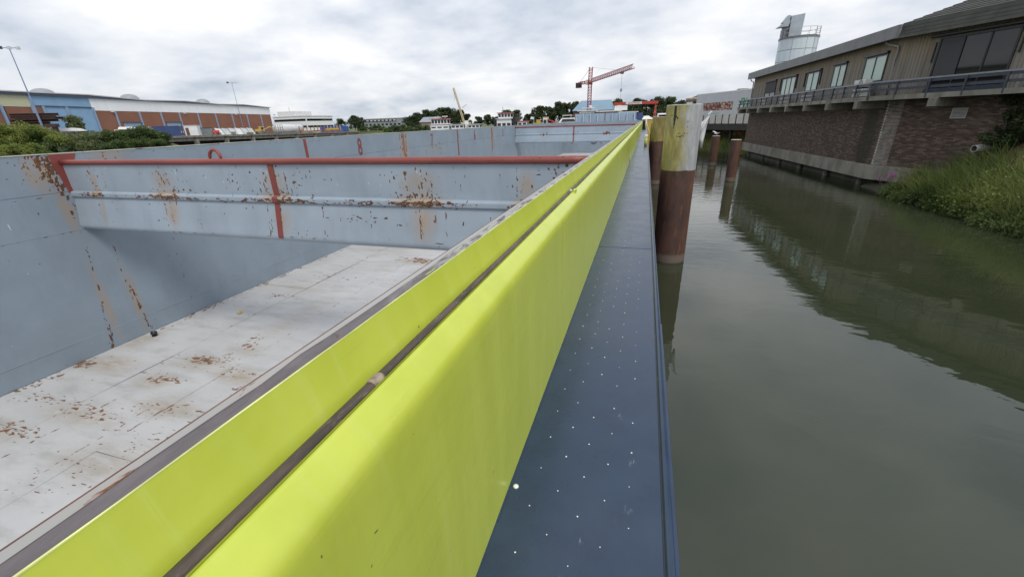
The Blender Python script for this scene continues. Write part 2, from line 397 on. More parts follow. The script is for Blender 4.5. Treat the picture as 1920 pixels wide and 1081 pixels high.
HULL = simple('hull_black_paint', (.03, .04, .06), .45, .3, 1.5)
WHITE = simple('white_paint', (.74, .75, .75), .45, .06, 1.2, dirt=((.45, .44, .4), .25))
STUD = simple('worn_stud_tip', (.78, .78, .76), .5, .1, 60)
BLACK = simple('black_rubber', (.012, .012, .013), .5, .3, 12)
MARK = simple('black_marking_paint', (.02, .02, .02), .6, .3, 9)
CONC = simple('weathered_concrete', (.20, .188, .160), .9, .3, 1.3, dirt=((.10, .095, .075), .8), stretch=(1, 1, .5), bump=.5)
CONCD = simple('dark_concrete', (.12, .115, .10), .9, .3, 1.1, dirt=((.05, .05, .045), .7), bump=.4)
BARK = simple('tree_bark', (.09, .07, .05), .9, .3, 6, bump=.6)

# ------------------------------------------------------------------ the setting: water and land
bx0, bx1, by0, by1 = -11.25, .16, -6.95, 66.95       # the barge's hull displaces the water
wmb = MB()
for x0, x1, y0, y1 in ((-2500, bx0, -600, 4000), (bx1, 2500, -600, 4000), (bx0, bx1, -600, by0), (bx0, bx1, by1, 4000)):
    wmb.add([(x0, y0, WATER), (x1, y0, WATER), (x1, y1, WATER), (x0, y1, WATER)], [(0, 1, 2, 3)])
water = wmb.build('water', WATERM)
struct(water, 'dark green canal water with soft sky reflections')
GRASSG = simple('far_grass', (.10, .12, .045), .95, .35, .05, dirt=((.16, .14, .08), .6))
land = MB().prism([(-2400, 176), (-190, 176), (-150, 186), (60, 195), (2400, 195), (2400, 3900), (-2400, 3900)], -5.5, -2.1).build('ground', GRASSG)
struct(land, 'flat land beyond the harbour')
YARD = simple('yard_paving', (.20, .19, .175), .9, .2, .4)
lshore = MB().hexa([(-600, -60, -7), (-124, -60, -7), (-127, 175, -7), (-600, 175, -7), (-600, -60, -.2), (-124, 40, -.45), (-127, 175, -2.05), (-600, 175, -2.0)]).build('quay_yard', YARD)
struct(lshore, 'paved yard behind the quay')
# ------------------------------------------------------------------ the barge
Y0, Y1 = -7., 58.
barge = thing('cargo_barge', 'long empty cargo barge with yellow coaming, dark blue side deck and open grey hold', 'barge', (0, 0, -5.2))
DZ = -1.35
hull = MB(); hull.box(.12, .205, Y0, Y1+9, -5.2, DZ-.06); hull.box(-11.3, -11.2, Y0, Y1+9, -5.2, DZ-.02); hull.box(-11.2, .12, Y0, Y1+9, -5.2, -5.1)
hull.box(-11.2, .12, Y1+8.9, Y1+9, -5.1, DZ-.06); hull.box(-11.2, .12, Y0, Y0+.1, -5.1, -.5)
hull.build('hull', HULL, barge)
# side deck plates with recessed welds between them
deck = quick('side_deck', DECK, barge, (-.43, .2, Y0, Y1+9, DZ-.05, DZ-.008))
ys = [Y0, -1.36, 4.636, 10.6, 16.6, 22.6, 28.6, 34.6, 40.6, 46.6, 52.6, 58.6, 66.]
for a, b in zip(ys[:-1], ys[1:]):
    mb = MB(); n = 40
    prof = [(-.405, DZ), (-.25, DZ+.0008), (-.1, DZ), (.05, DZ+.0006), (.172, DZ), (.172, DZ-.01), (-.405, DZ-.01)]
    mb.sweep(prof, a+.002, b-.002, 1, True).build('deck_plate', DECK, deck)
for b in ys[1:-1]: quick('plate_weld', DECK, deck, (-.405, .17, b-.007, b+.007, DZ-.004, DZ+.0025))
# rim on the outer edge: a groove and a rolled lip
rim = MB(); rim.sweep([(.178, DZ-.03), (.178, DZ+.002), (.184, DZ+.008), (.196, DZ+.010), (.206, DZ+.004), (.211, DZ-.012), (.211, DZ-.09), (.2, DZ-.1)], Y0, 66, 30, True, .0006)
rim.build('deck_rim', DECK, barge)
EDGER = steel('scraped_rim_edge', (.012, .018, .03), .5, .66, .0, (), (1, .3, 1), 16., .2, .05)
MB().box(.205, .226, Y0, 2.83, DZ-.16, DZ-.02).build('rubbing_strake', DECK, barge, bevel=.004)
MB().box(.203, .221, 2.86, 66, DZ-.16, DZ-.03).build('rubbing_strake', DECK, barge, bevel=.004)
MB().sweep([(.1725, DZ-.02), (.1725, DZ+.0022), (.1775, DZ+.0022), (.1775, DZ-.02)], Y0, 66, 60, True, .0008).build('rim_groove', EDGER, barge)
# studs
sm = MB()
ring = []
for k, (r, h) in enumerate(((.0050, 0), (.0046, .0016), (.0028, .0026))):
    for i in range(8): ring.append((r*math.cos(i*math.pi/4), r*math.sin(i*math.pi/4), h))
sm.add(ring, [(j*8+i, j*8+(i+1) % 8, (j+1)*8+(i+1) % 8, (j+1)*8+i) for j in range(2) for i in range(8)]+[tuple(range(16, 24))])
so_ = sm.build('deck_stud', STUD, None, dz=0); sme = so_.data; bpy.data.objects.remove(so_)
for c in range(5):
    x = -.305+.09*c
    if x > .16: continue
    for k in range(-3, 26):
        y = .909+.19*k+(.095 if c % 2 else 0)
        if y > 4.6 and random.random() < .5: continue
        if random.random() < .06: continue
        s = random.uniform(.42, .78)
        inst(sme, 'deck_stud', deck, (x+random.uniform(-.003, .003), y+random.uniform(-.004, .004), DZ+.0004), scale=(s, s, s))
# a lump of dried paint at the foot of the coaming
lump = MB().tube([(-.379, 1.172, DZ+.001), (-.379, 1.172, DZ+.006)], [.0125, .009], 9); lump.build('paint_lump', STUD, deck, smooth=True)
# coaming: outer plate with rounded crest, gutter, inner plate, worn cap
arc = [(-.405, DZ-.02), (-.405, -1.0), (-.405, -.60), (-.4052, -.556), (-.4066, -.541), (-.4106, -.528), (-.4172, -.518), (-.428, -.508), (-.452, -.4865), (-.458, -.4815), (-.463, -.479), (-.466, -.480)]
inner = [(-.470, -.505), (-.478, -.517), (-.492, -.522), (-.505, -.518), (-.512, -.505), (-.5418, -.3895)]
cp = MB(); cp.sweep(arc, Y0, Y1, 50, False, .0005).build('coaming_plate', YEL, barge, smooth=True)
MB().sweep([(-.466, -.474), (-.470, -.488)]+inner, Y0, Y1, 40, False, .0004).build('coaming_gutter', YEL, barge, smooth=True)
for yw in (2.35, 8.2, 14.1, 20., 26., 32., 38., 44., 50.): MB().box(-.406, -.4038, yw-.004, yw+.004, DZ+.01, -.57).build('plate_weld', YEL, barge, bevel=.0015)
# paint seam at the foot
ft = MB(); n = 160; 
for i in range(n):
    y = Y0+(14-Y0)*i/n; q = random.uniform(.004, .010); ft.box(-.4055, -.405+q*.8, y, y+(14-Y0)/n, DZ-.004, DZ+q*.55)
ft.build('foot_weld', DECK, barge)
cap = MB()
n = 220; yy = Y0
ed = []
while yy < Y1: ed.append(yy); yy += random.uniform(.04, .12)*(1+max(0, yy)*.12)
ed.append(Y1); jit = [random.uniform(0, .004) for _ in ed]
vs = []; fs = []
for y, j in zip(ed, jit): vs += [(-.5419, y, -.3925), (-.5422, y, -.3892), (-.590, y, -.389), (-.590, y, -.42)]
for i in range(len(ed)-1):
    for k in range(3): fs.append((i*4+k, i*4+k+1, i*4+k+5, i*4+k+4))
cap.add(vs, fs).build('coaming_cap', CAP, barge)
RIMW = steel('grey_rim_paint', (.33, .32, .30), .5, .66, .0, (), (1, .35, 1), 14., .1, .05)
mb = MB(); vs = []; fs = []
for i, y in enumerate(ed): vs += [(-.5715-random.uniform(0, .005)-(.004 if i % 7 < 2 else 0), y, -.3884), (-.5915, y, -.3884), (-.593, y, -.392)]
for i in range(len(ed)-1): fs += [(i*3, i*3+1, i*3+4, i*3+3), (i*3+1, i*3+2, i*3+5, i*3+4)]
mb.add(vs, fs).build('rim_paint', RIMW, barge)
MB().sweep([(-.5925, -.41), (-.5925, -.389), (-.5940, -.388), (-.5945, -.391), (-.5945, -.41)], Y0, Y1, 40, True, .0004).build('coaming_edge', simple('rust_edge', (.14, .07, .055), .7, .3, 12), barge)
# bare-white paint edge beside the cap
EDGE = simple('cream_paint_edge', (.66, .70, .26), .6, .2, 9)
el = MB(); vs = []; fs = []
for i, (y, j) in enumerate(zip(ed, jit)):
    e_ = random.uniform(.0000, .0014); e_ = random.uniform(.0003, .0022)+(.002 if random.random() < .08 else 0); vs += [(-.5413, y, -.3900), (-.5416, y, -.3884), (-.5424-e_, y, -.3884)]
for i in range(len(ed)-1): fs += [(i*3, i*3+1, i*3+4, i*3+3), (i*3+1, i*3+2, i*3+5, i*3+4)]
el.add(vs, fs).build('paint_edge', EDGE, barge)
quick('hold_side_plate', HOLDW, barge, (-.6, -.589, Y0, Y1, -4.2, -.422))
# hold floor: welded plates
fl = quick('hold_floor', HULL, barge, (-10.4, -.6, Y0, Y1, -4.3, -4.152))
xs = np.linspace(-10.3, -.6, 7); yf = np.arange(Y0, Y1+1, 5.909)
FS = []; FH = []
FS += cluster(-7.95, 4.9, .22, .07, 90, .07, .014)+cluster(-7.5, 5.05, .2, .1, 40, .04, .012)+cluster(-8.05, 4.2, .2, .06, 60, .06, .014)+cluster(-10.15, 4.2, .12, .10, 60, .06, .02)+cluster(-10.2, 3.5, .1, .2, 40, .05, .02)
FS += cluster(-8.9, 2.62, .25, .07, 60, .06, .014)+cluster(-8.1, 3.2, .3, .07, 80, .06, .013)+cluster(-9.5, 3.25, .35, .08, 50, .05, .012)+cluster(-6.74, 11.5, .35, .14, 60, .10, .03)+cluster(-7.6, 5.7, .10, .12, 30, .03, .04)+cluster(-6.75, 4.75, .3, .03, 40, .06, .012)+cluster(-6.2, 4.3, .25, .05, 40, .05, .012)
FS += cluster(-7.0, 3.55, .4, .10, 60, .06, .010)+cluster(-6.5, 2.9, .5, .16, 70, .06, .009)+cluster(-6.9, 2.2, .6, .2, 70, .05, .009)+cluster(-5.2, 8.6, .4, .2, 50, .08, .02)+cluster(-9.0, 7.9, .25, .1, 30, .06, .015)+cluster(-8.6, 9.6, .5, .2, 30, .07, .02)+cluster(-10.2, 6.6, .06, .5, 40, .03, .05)+cluster(-10.2, 8.8, .06, 1., 40, .03, .06)
for xl in (-8.69, -7.08, -5.48, -3.87): FS += run(xl, 2., 14, .018, .42, 0, 1)
FS += run(-8.2, 2.0, 4.4, .03, .6, 0, 1)+run(-7.3, 1.8, 3.4, .022, .6, 0, 1)+run(-6.0, 3.4, 8.2, .02, .5, 0, 1)+run(-10.27, 2.2, 14, .02, .55, 0, 1)
for yl in (2.4, 3.3, 4.6, 6.2, 7.4, 8.9, 10.6): FS += run(yl, -10.2, -3, .012, .28, 0, 0)
FS += [(U(-10.2, -2), U(1.4, 14), U(.015, .06), U(.006, .014), U(-.3, .3), U(.4, .95)) for _ in range(1100)]
FH += [(-7.9, 4.8, .7, .35, 0, .7), (-6.8, 4.62, .75, .3, -.1, 1.), (-9.6, 4.3, .8, .4, 0, .8), (-8.1, 4.1, .6, .3, 0, .75), (-7.1, 3.6, .8, .3, 0, .8), (-8.3, 3.1, 1.2, .3, 0, .6), (-7.4, 5.4, .6, .4, 0, .45), (-5.6, 5.6, .7, .2, 0, .4), (-6.5, 2.5, 1.4, .5, 0, .5), (-9.3, 2.5, 1.2, .3, 0, .5), (-6.7, 11.4, 1.2, .5, 0, .6), (-5.0, 9.0, 1.4, .6, 0, .45), (-8.8, 8.5, 1.5, .6, 0, .35), (-7.5, 7.0, .5, 1.6, 0, .35), (-10.1, 5.2, .5, .5, 0, .6), (-8., 13, 2.5, 2, 0, .3)]
for i in range(6):
    off = 0 if i % 2 else 2.2
    for j in range(len(yf)):
        a, b = max(Y0, yf[j]-off), min(Y1, yf[j]-off+5.909)
        if b-a < .3: continue
        near = b > 1.2 and a < 14; dd = .022 if near else .7
        av = np.linspace(xs[i]+.003, xs[i+1]-.003, max(2, int((xs[i+1]-xs[i])/dd))); bv = np.linspace(a+.003, b-.003, max(2, int((b-a)/dd)))
        A, B = np.meshgrid(av, bv, indexing='ij'); Z = -4.14+random.uniform(-.003, .002)+(vnoise(A, B, .7, 2)-.5)*.012
        grid_obj('floor_plate', np.stack([A, B, Z], -1), {'rust': field(av, bv, FS, 1.6), 'halo': field(av, bv, FH)}, FLOOR, fl)
# far side: wall plates in strakes, deck and marks
hw = quick('hold_wall', HULL, barge, (-10.42, -10.307, Y0, Y1, -4.3, -.33))
bays = [Y0, -.8, 5.18, 11.36, 17.3, 23.27, 29.2, 35.1, 41.1, 47.1, 53., Y1]
zs = [-4.14, -3.75, -1.68, -.97, -.30]
WS = []; WH = []; WSC = []
WS += cluster(4.90, -.42, .10, .10, 60, .02, .05)+cluster(4.98, -.62, .06, .15, 70, .018, .06)+cluster(4.75, -.6, .18, .18, 60, .012, .02)+cluster(5.05, -.88, .05, .08, 30, .02, .04)
WS += run(5.0, -.75, -1.3, .035, 1.1, .12)+run(5.03, -1.2, -1.65, .045)+run(5.06, -1.7, -2.1, .02, .9, -.05)+run(5.04, -2.05, -2.9, .024, 1., -.1)+run(4.97, -2.8, -4.12, .034, 1.1, -.12)+run(4.9, -3.2, -4.1, .02, .6, -.1)
WS += run(5.46, -1.95, -3.0, .02, .7)+run(5.46, -2.9, -4.12, .036, 1.1, .05)+run(5.54, -3.5, -4.12, .03, .9)+run(6.6, -2.6, -3.8, .016, .6)+run(7.9, -2.9, -3.7, .012, .4)+run(5.72, -.31, -.5, .04)+run(5.88, -.31, -.45, .03)+run(6.1, -.31, -.42, .02)
WS += [(U(2.5, 12), U(-4.1, -.35), U(.006, .014), U(.01, .04), U(-.5, .5), U(.4, .9)) for _ in range(150)]
WS += run(-.97, 3.0, 5.1, .012, .35, 0, 0)+run(-1.68, 3.4, 5.1, .012, .5, 0, 0)+run(-.31, 2.5, 12, .012, .4, 0, 0)
for y, n_ in ((17.25, 3), (17.5, 2), (29.15, 3), (29.35, 2), (16.95, 1), (23.3, 1)):
    for k in range(n_): WS += run(y+U(-.12, .12), -.32, -1.7, .05, 1.)
for y, z0, z1 in ((19.3, -1.0, -1.5), (20.05, -1.05, -1.5), (20.5, -.95, -1.2), (20.9, -.85, -1.45), (21.4, -1.0, -1.6), (18.6, -1.1, -1.2), (18.2, -1.0, -1.3), (25.9, -1., -1.2), (31.7, -.95, -1.3)): WS += run(y, z0, z1, .035, .9)
WH += [(4.85, -.6, .3, .45, 0, .9), (5.0, -1.3, .16, .6, 0, .7), (4.97, -3.2, .12, 1.1, 0, .55), (5.48, -3.3, .14, 1.0, 0, .6), (17.35, -1., .55, .95, 0, .85), (29.2, -1., .5, .95, 0, .85), (6.0, -.36, .5, .15, 0, .6), (20.4, -1.2, 1.5, .4, 0, .3), (23.3, -.9, .2, .6, 0, .3)]
WSC += [(U(2.5, 4.8), U(-3.9, -1.2), .004, U(.03, .12), U(-.5, .5), U(.5, .9)) for _ in range(30)]+[(U(11, 35), U(-1.1, -.35), .012, U(.04, .2), U(-.4, .4), U(.4, .8)) for _ in range(26)]
for a, b in zip(bays[:-1], bays[1:]):
    for z0, z1 in zip(zs[:-1], zs[1:]):
        near = b > 2.5 and a < 11; mid = a < 36 and z0 > -1.7 and b > 0
        dd = .016 if near else (.04 if mid else .6); av = np.linspace(a+.0004, b-.0004, max(2, int((b-a)/dd))); bv = np.linspace(z0+.003, z1-.003, max(2, int((z1-z0)/dd)))
        A, B = np.meshgrid(av, bv, indexing='ij'); wob = (vnoise(A, B, .8, 2)-.5)*.010
        grid_obj('wall_plate', np.stack([-10.30+random.uniform(-.002, .001)+wob, A, B], -1), {'rust': field(av, bv, WS, 1.4), 'halo': field(av, bv, WH), 'scratch': field(av, bv, WSC)}, HOLDW, hw)
MB().sweep([(-10.318, -3.757), (-10.297, -3.757), (-10.293, -3.75), (-10.297, -3.743), (-10.318, -3.743)], Y0, Y1, 30, True, .001).build('weld_bead', HOLDW, hw)
MB().sweep([(-10.318, -1.686), (-10.298, -1.686), (-10.295, -1.68), (-10.298, -1.674), (-10.318, -1.674)], Y0, Y1, 30, True, .001).build('weld_bead', HOLDW, hw)
quick('wall_top_edge', steel('pale_top_edge', (.42, .44, .40), .5, .62, .0, (), (1, .4, 1), 6.), hw, (-10.44, -10.292, Y0, Y1, -.300, -.286))
quick('far_side_deck', DECK, barge, (-11.2, -10.42, Y0, Y1+9, DZ-.06, DZ))
for y in bays[3:8]:
    quick('red_stripe', RED if y not in (17.3, 29.2) else steel('rusty_stripe', (.26, .10, .07), .6, .6, 0., (), (1, 1, .3), 5.), hw, (-10.3, -10.290, y-.055, y+.055, -1.75 if y < 30 else -1.3, -.31))
mb = MB().add([(-10.292, 5.04, -.305), (-10.292, 5.46, -.305), (-10.292, 5.34, -.55), (-10.292, 5.2, -1.0), (-10.292, 5.13, -1.0)], [(0, 1, 2, 3, 4)]); mb.build('red_patch', RED, hw)
for s, y, zc in (('8', 14.12, -.74), ('7', 20.05, -.78), ('6', 25.93, -.745), ('5', 31.73, -.79)):
    m = plane_M((-10.291, y, zc), (0, 1, 0), (0, 0, 1)) @ Matrix.Diagonal((.62, 1, 1, 1))
    if s == '7': nm = bpy.data.materials.get('rusty_stripe')
    else: nm = RED
    text_obj(s, .86 if s != '5' else .7, nm, hw, m, 'painted_number', .002)
# end of the hold
eb = quick('end_bulkhead', HOLDW, barge, (-10.3, -.6, Y1, Y1+.1, -4.2, -.3))
for x in (-9.2, -5.4): quick('bulkhead_stripe', RED, eb, (x-.06, x+.06, Y1-.012, Y1, -3.0, -1.2))
mb = MB(); mb.tube([(-6.3+.35*math.cos(a), Y1-.05, -2.6+.35*math.sin(a)) for a in np.linspace(0, 2*math.pi, 17)], .06, 6); mb.build('mooring_ring', HULL, eb)
ec = quick('end_coaming', steel('end_coaming_paint', (.26, .345, .44), .5, .8, 0, (), (1, 1, .4), 5.), barge, (-9.0, -1.25, Y1+.6, Y1+.8, -.62, .66))
LGREY = simple('light_steel_paint', (.45, .5, .55), .45, .1, 3)
for k in range(9):
    x = -8.8+.92*k
    if k == 4: quick('red_stripe', RED, ec, (x-.05, x+.05, Y1+.585, Y1+.6, -.6, .66))
    else: quick('stiffener', LGREY, ec, (x-.05, x+.05, Y1+.42, Y1+.6, -.45, .60))
quick('fore_deck', DECK, barge, (-11.2, .12, Y1+.12, Y1+9, DZ-.06, DZ+.004))
quick('end_cover', LGREY, barge, (-10.3, -.6, Y1+.11, Y1+.55, -.64, -.42))
# deck fittings on the side deck
FIT = simple('yellow_fitting_paint', (.42, .44, .06), .5, .2, 8)
b1 = MB(); b1.tube([(.07, 23, DZ), (.07, 23, -.92)], .07, 12); b1.build('bollard_post', FIT, barge, smooth=True)
MB().box(.0, .14, 22.92, 23.08, -.92, -.8).build('bollard_cap', WHITE, barge, bevel=.02)
for y in (14.3, 33.): quick('scupper', BLACK, barge, (-.406, -.398, y-.08, y+.08, DZ+.02, DZ+.16))
quick('winch_housing', BLACK, barge, (-.38, -.05, Y1-2, Y1-1.2, DZ, -.35))
MB().tube([(.02, Y1-2.2, DZ), (.02, Y1-2.2, -.25)], .07, 10).build('rail_post', WHITE, barge, smooth=True)
rp_ = thing('mooring_rope', 'pale mooring rope sagging from the barge rail towards the wooden piles', 'rope', (.2, 50, -1.4))
pts = [(.05+.9*t, Y1-2.2-14*t, -.35-1.9*t+1.0*t*t-.5*math.sin(math.pi*t)) for t in np.linspace(0, 1, 16)]
MB().tube(pts, .03, 6).build('rope', simple('pale_rope', (.5, .45, .33), .8, .2, 8), rp_, smooth=True)
# pipe lying in the gutter
pipe = thing('long_pipe', 'thin weathered brown pipe lying in the yellow gutter along the coaming', 'pipe', (-.49, 0, -.5))
px_, pz_ = -.4865, -.4865
pts = [(px_+.0012*math.sin(y*1.3)+.0008*math.sin(y*4.1), y, pz_+.0007*math.sin(y*2.3)) for y in np.concatenate([np.arange(Y0, 8, .12), np.arange(8, Y1-1, 1.5)])]
MB().tube(pts, .0132, 12).build('pipe_tube', PIPE, pipe, smooth=True)
MB().tube([(px_, y, pz_) for y in (3.02, 3.035, 3.045, 3.06)], [.0155, .02, .02, .0155], 14).build('pipe_clamp', BRIGHTMETAL, pipe, smooth=True)
KNOT = simple('pale_knot', (.30, .24, .18), .7, .35, 60)
MB().tube([(px_+.002, y, pz_+.002) for y in (.578, .588, .602, .612)], [.0133, .0152, .0150, .0133], 12).build('pipe_joint', KNOT, pipe, smooth=True)
for y in (6.3, 11.5, 18., 26.): MB().tube([(px_, y, pz_), (px_, y+.06, pz_)], .018, 10).build('pipe_clamp', BLACK, pipe)
MB().box(-.462, -.445, 3.0, 3.07, -.51, -.466).build('pipe_bracket', YEL, barge, bevel=.003)
# cross beams
def cross_beam(label, Y, mat, ring):
    t = thing('cross_beam', label, 'beam', (-5.45, Y, -1.7), 'beams across the hold')
    xa, xb = -10.3, -.6
    MB().tube([(xa+(xb-xa)*q/40, Y+random.uniform(-.002, .002), -.450+random.uniform(-.002, .002)) for q in range(41)], .048, 14).build('top_rail', RED, t, smooth=True)
    BS = []; BHL = []; BSC = []
    for x, k in ((-7.85, 1.), (-5.45, .9), (-2.95, 1.2), (-1.4, .5), (-9.6, .4)):
        BS += cluster(x, -.72, .20*k, .15, int(34*k), .012, .035)+cluster(x+.05, -.93, .28*k, .035, int(34*k), .022, .016)+cluster(x, -1.03, .30*k, .02, int(70*k), .06, .014)
        for q in range(int(4*k)): BS += run(x+U(-.28, .28)*k, U(-.52, -.65), U(-.85, -.97), .014, .8)+run(x+U(-.25, .3)*k, -1.09, U(-1.3, -1.6), .016, .75)
        BHL += [(x, -1.0, .45*k, .13, 0, 1.), (x, -.78, .32*k, .28, 0, .6), (x+.06, -1.3, .24*k, .36, 0, .7)]
    BS += cluster(-4.1, -1.04, 1., .02, 70, .05, .010)+cluster(-6.8, -1.04, 1.4, .02, 60, .05, .009)+cluster(-6.2, -.8, .3, .15, 30, .012, .03)+cluster(-4.0, -1.28, .30, .03, 22, .05, .012)+cluster(-9.9, -1.02, .08, .02, 25, .04, .015)+cluster(-5.0, -.68, .2, .12, 22, .014, .03)+cluster(-1.0, -.6, .1, .08, 25, .025, .03)
    for x, z0, z1 in ((-3.75, -1.12, -1.45), (-3.5, -1.2, -1.5), (-4.6, -1.12, -1.5), (-2.55, -1.12, -1.4), (-3.4, -1.45, -1.62), (-1.9, -1.2, -1.3), (-6.75, -1.3, -1.45), (-2.3, -.6, -.9), (-6.35, -.6, -.9), (-9.3, -.6, -.85), (-4.4, -.6, -.72), (-1.75, -.62, -.75)): BS += run(x, z0, z1, .014, .8)
    BS += [(U(-10.2, -.7), U(-1.66, -.52), U(.005, .012), U(.015, .045), U(-.2, .2), U(.5, 1.)) for _ in range(150)]
    BS += [(U(-10.2, -.7), U(-1.62, -.52), U(.03, .07), U(.005, .010), U(-.2, .2), U(.5, .9)) for _ in range(30)]+run(-1.655, -9., -1., .012, .35, 0, 0)
    BSC += [(U(-10, -1), U(-.9, -.55), .004, U(.05, .2), U(-.2, .2), U(.6, .9)) for _ in range(26)]
    dx = .014 if Y < 20 else .06
    def sweepx(prof, name, dz_, wob):
        pr = [Vector(q) for q in prof]; L_ = [0.]
        for q in range(1, len(pr)): L_.append(L_[-1]+(pr[q]-pr[q-1]).length)
        nb_ = max(len(pr), int(L_[-1]/dz_)+1); tt = np.unique(np.concatenate([np.linspace(0, L_[-1], nb_), L_])); yy_ = np.interp(tt, L_, [q.x for q in pr]); zz_ = np.interp(tt, L_, [q.y for q in pr])
        av = np.linspace(xa, xb, int((xb-xa)/dx)); A, Bt = np.meshgrid(av, tt, indexing='ij'); ok = np.all(np.diff(zz_) < 0)
        zk = -zz_ if ok else tt
        fl_ = lambda st, z_=1.: field(av, zk, [(q[0], -q[1], q[2], q[3], -q[4], q[5]) for q in st], z_) if ok else np.zeros(A.shape)
        yo = (vnoise(A, Bt, 1.7, 2)-.5)*wob*np.minimum(1, np.minimum(Bt, L_[-1]-Bt)/.08)
        return grid_obj(name, np.stack([A, Y+yy_[None, :]+yo, np.broadcast_to(zz_[None, :], A.shape)], -1), {'rust': fl_(BS, 1.5), 'halo': fl_(BHL), 'scratch': fl_(BSC)}, mat, t)
    dzz = .014 if Y < 20 else .08
    sweepx([(0, -.49), (0, -.966)], 'upper_plate', dzz, .016)
    sweepx([(0, -.964), (-.012, -.9655), (-.040, -.976), (-.052, -.990), (-.055, -1.006), (-.055, -1.050), (-.050, -1.066), (-.038, -1.076), (-.020, -1.081)], 'ledge', dzz, .003)
    sweepx([(-.02, -1.079), (-.05, -1.25), (-.08, -1.45), (-.102, -1.58), (-.104, -1.61), (-.097, -1.64), (-.078, -1.665), (-.045, -1.682), (.0, -1.690)], 'lower_plate', dzz, .010)
    dx = .3
    sweepx([(.0, -1.689), (.28, -1.689), (.30, -1.6), (.30, -.5), (0, -.492)], 'back_plate', .3, 0.)
    MB().hexa([(-5.50, Y-.012, -.99), (-5.40, Y-.012, -.99), (-5.40, Y, -.99), (-5.50, Y, -.99), (-5.50, Y-.012, -.5), (-5.40, Y-.012, -.5), (-5.40, Y, -.5), (-5.50, Y, -.5)]).build('red_stripe', RED, t)
    vs = []; pr = [(-.003, -.965), (-.046, -.974), (-.062, -.99), (-.063, -1.055), (-.045, -1.078), (-.03, -1.083), (-.058, -1.25), (-.088, -1.45), (-.110, -1.58), (-.110, -1.625)]
    for y, z in pr: vs += [(-5.51, Y+y, z), (-5.41, Y+y, z)]
    MB().add(vs, [(2*i, 2*i+1, 2*i+3, 2*i+2) for i in range(len(pr)-1)]).build('red_stripe', RED, t)
    if ring:
        a = [(-6.53+.115*math.cos(q), Y+.02, -.40+.13*math.sin(q)) for q in np.linspace(-.2, math.pi+.2, 13)]
        MB().tube(a, .026, 8).build('lifting_ring', RED, t, smooth=True)
    return t
cross_beam('rust streaked box beam with red top rail nearest across the hold', 5.2, BEAM, True)
cross_beam('smaller looking far box beam near the end of the hold', 35.1, BEAM2, False)
# loose bits on the hold floor
cp_ = thing('rubber_cap', 'small black round cap lying by the foot of the hold wall', 'cap', (-10.0, 5.4, -4.14))
MB().tube([(-10.0, 5.40, -4.138), (-10.0, 5.40, -4.09), (-9.99, 5.40, -4.05), (-9.985, 5.40, -4.03)], [.055, .062, .058, .035], 14).build('cap_body', BLACK, cp_, smooth=True)
MB().tube([(-9.985, 5.40, -4.032), (-9.985, 5.40, -4.02)], .018, 8).build('cap_knob', BRIGHTMETAL, cp_)
tag(MB().add([(-9.2, 6.75, -4.132), (-9.08, 6.72, -4.120), (-9.05, 6.82, -4.13), (-9.15, 6.85, -4.105), (-9.2, 6.75, -4.136), (-9.08, 6.72, -4.128), (-9.05, 6.82, -4.136), (-9.15, 6.85, -4.113)], [(0, 1, 2, 3), (7, 6, 5, 4), (0, 4, 5, 1), (1, 5, 6, 2), (2, 6, 7, 3), (3, 7, 4, 0)]).build('paper_scrap', simple('yellow_scrap', (.5, .38, .08), .7, .3, 20)), 'crumpled yellow scrap lying on the pale hold floor', 'scrap')
# ------------------------------------------------------------------ mooring piles
def m_pile(name, zsplit, zwat, yel, grey_side):
    g = G(name); p = g.pos(); z = g.sep(p)[2]; o = g.obj(); ox = g.sep(o)[0]
    f = g.noise(g.map(p, (1, 1, .35)), 5, 6, .65, .3); f2 = g.noise(g.map(p, (1, 1, .18)), 9, 6, .7)
    col = g.mix(g.mr(f, .35, .65), tuple(c*.62 for c in yel), yel)
    col = g.mix(g.mr(f2, .50, .68, 0, .8), col, (.19, .145, .06)); col = g.mix(g.mr(g.noise(p, 1.6, 4), .5, .7, 0, .5), col, (.30, .29, .17))
    if grey_side:
        e = g.math('ADD', g.math('ADD', ox, g.math('MULTIPLY', g.noise(p, 3, 4), .35)), g.math('MULTIPLY', g.noise(p, .9, 2), .25))
        gc = g.mix(g.mr(f2, .35, .7), (.27, .28, .29), (.40, .41, .42)); col = g.mix(g.mr(g.math('ADD', e, g.math('MULTIPLY', g.math('SUBTRACT', f2, .5), .45)), .08, .40), col, gc)
    zz = g.math('ADD', z, g.math('MULTIPLY', g.noise(g.map(p, (1, 1, .2)), 7, 5, .7), .10))
    rust = g.mix(g.mr(f, .3, .7), (.045, .024, .020), (.095, .045, .032))
    rust = g.mix(g.mr(f2, .56, .66, 0, .5), rust, (.21, .085, .035)); rust = g.mix(g.mr(ox, .1, .45, 0, .5), rust, (.17, .07, .028))
    rust = g.mix(g.mr(zz, zwat+.36, zwat+.26), rust, (.135, .105, .085)); rust = g.mix(g.mr(zz, zwat+.12, zwat+.06), rust, (.04, .035, .03))
    col = g.mix(g.mr(zz, zsplit+.035, zsplit+.065), rust, col)
    g.bump(f2, .3, .015); return g.set(col, .65)
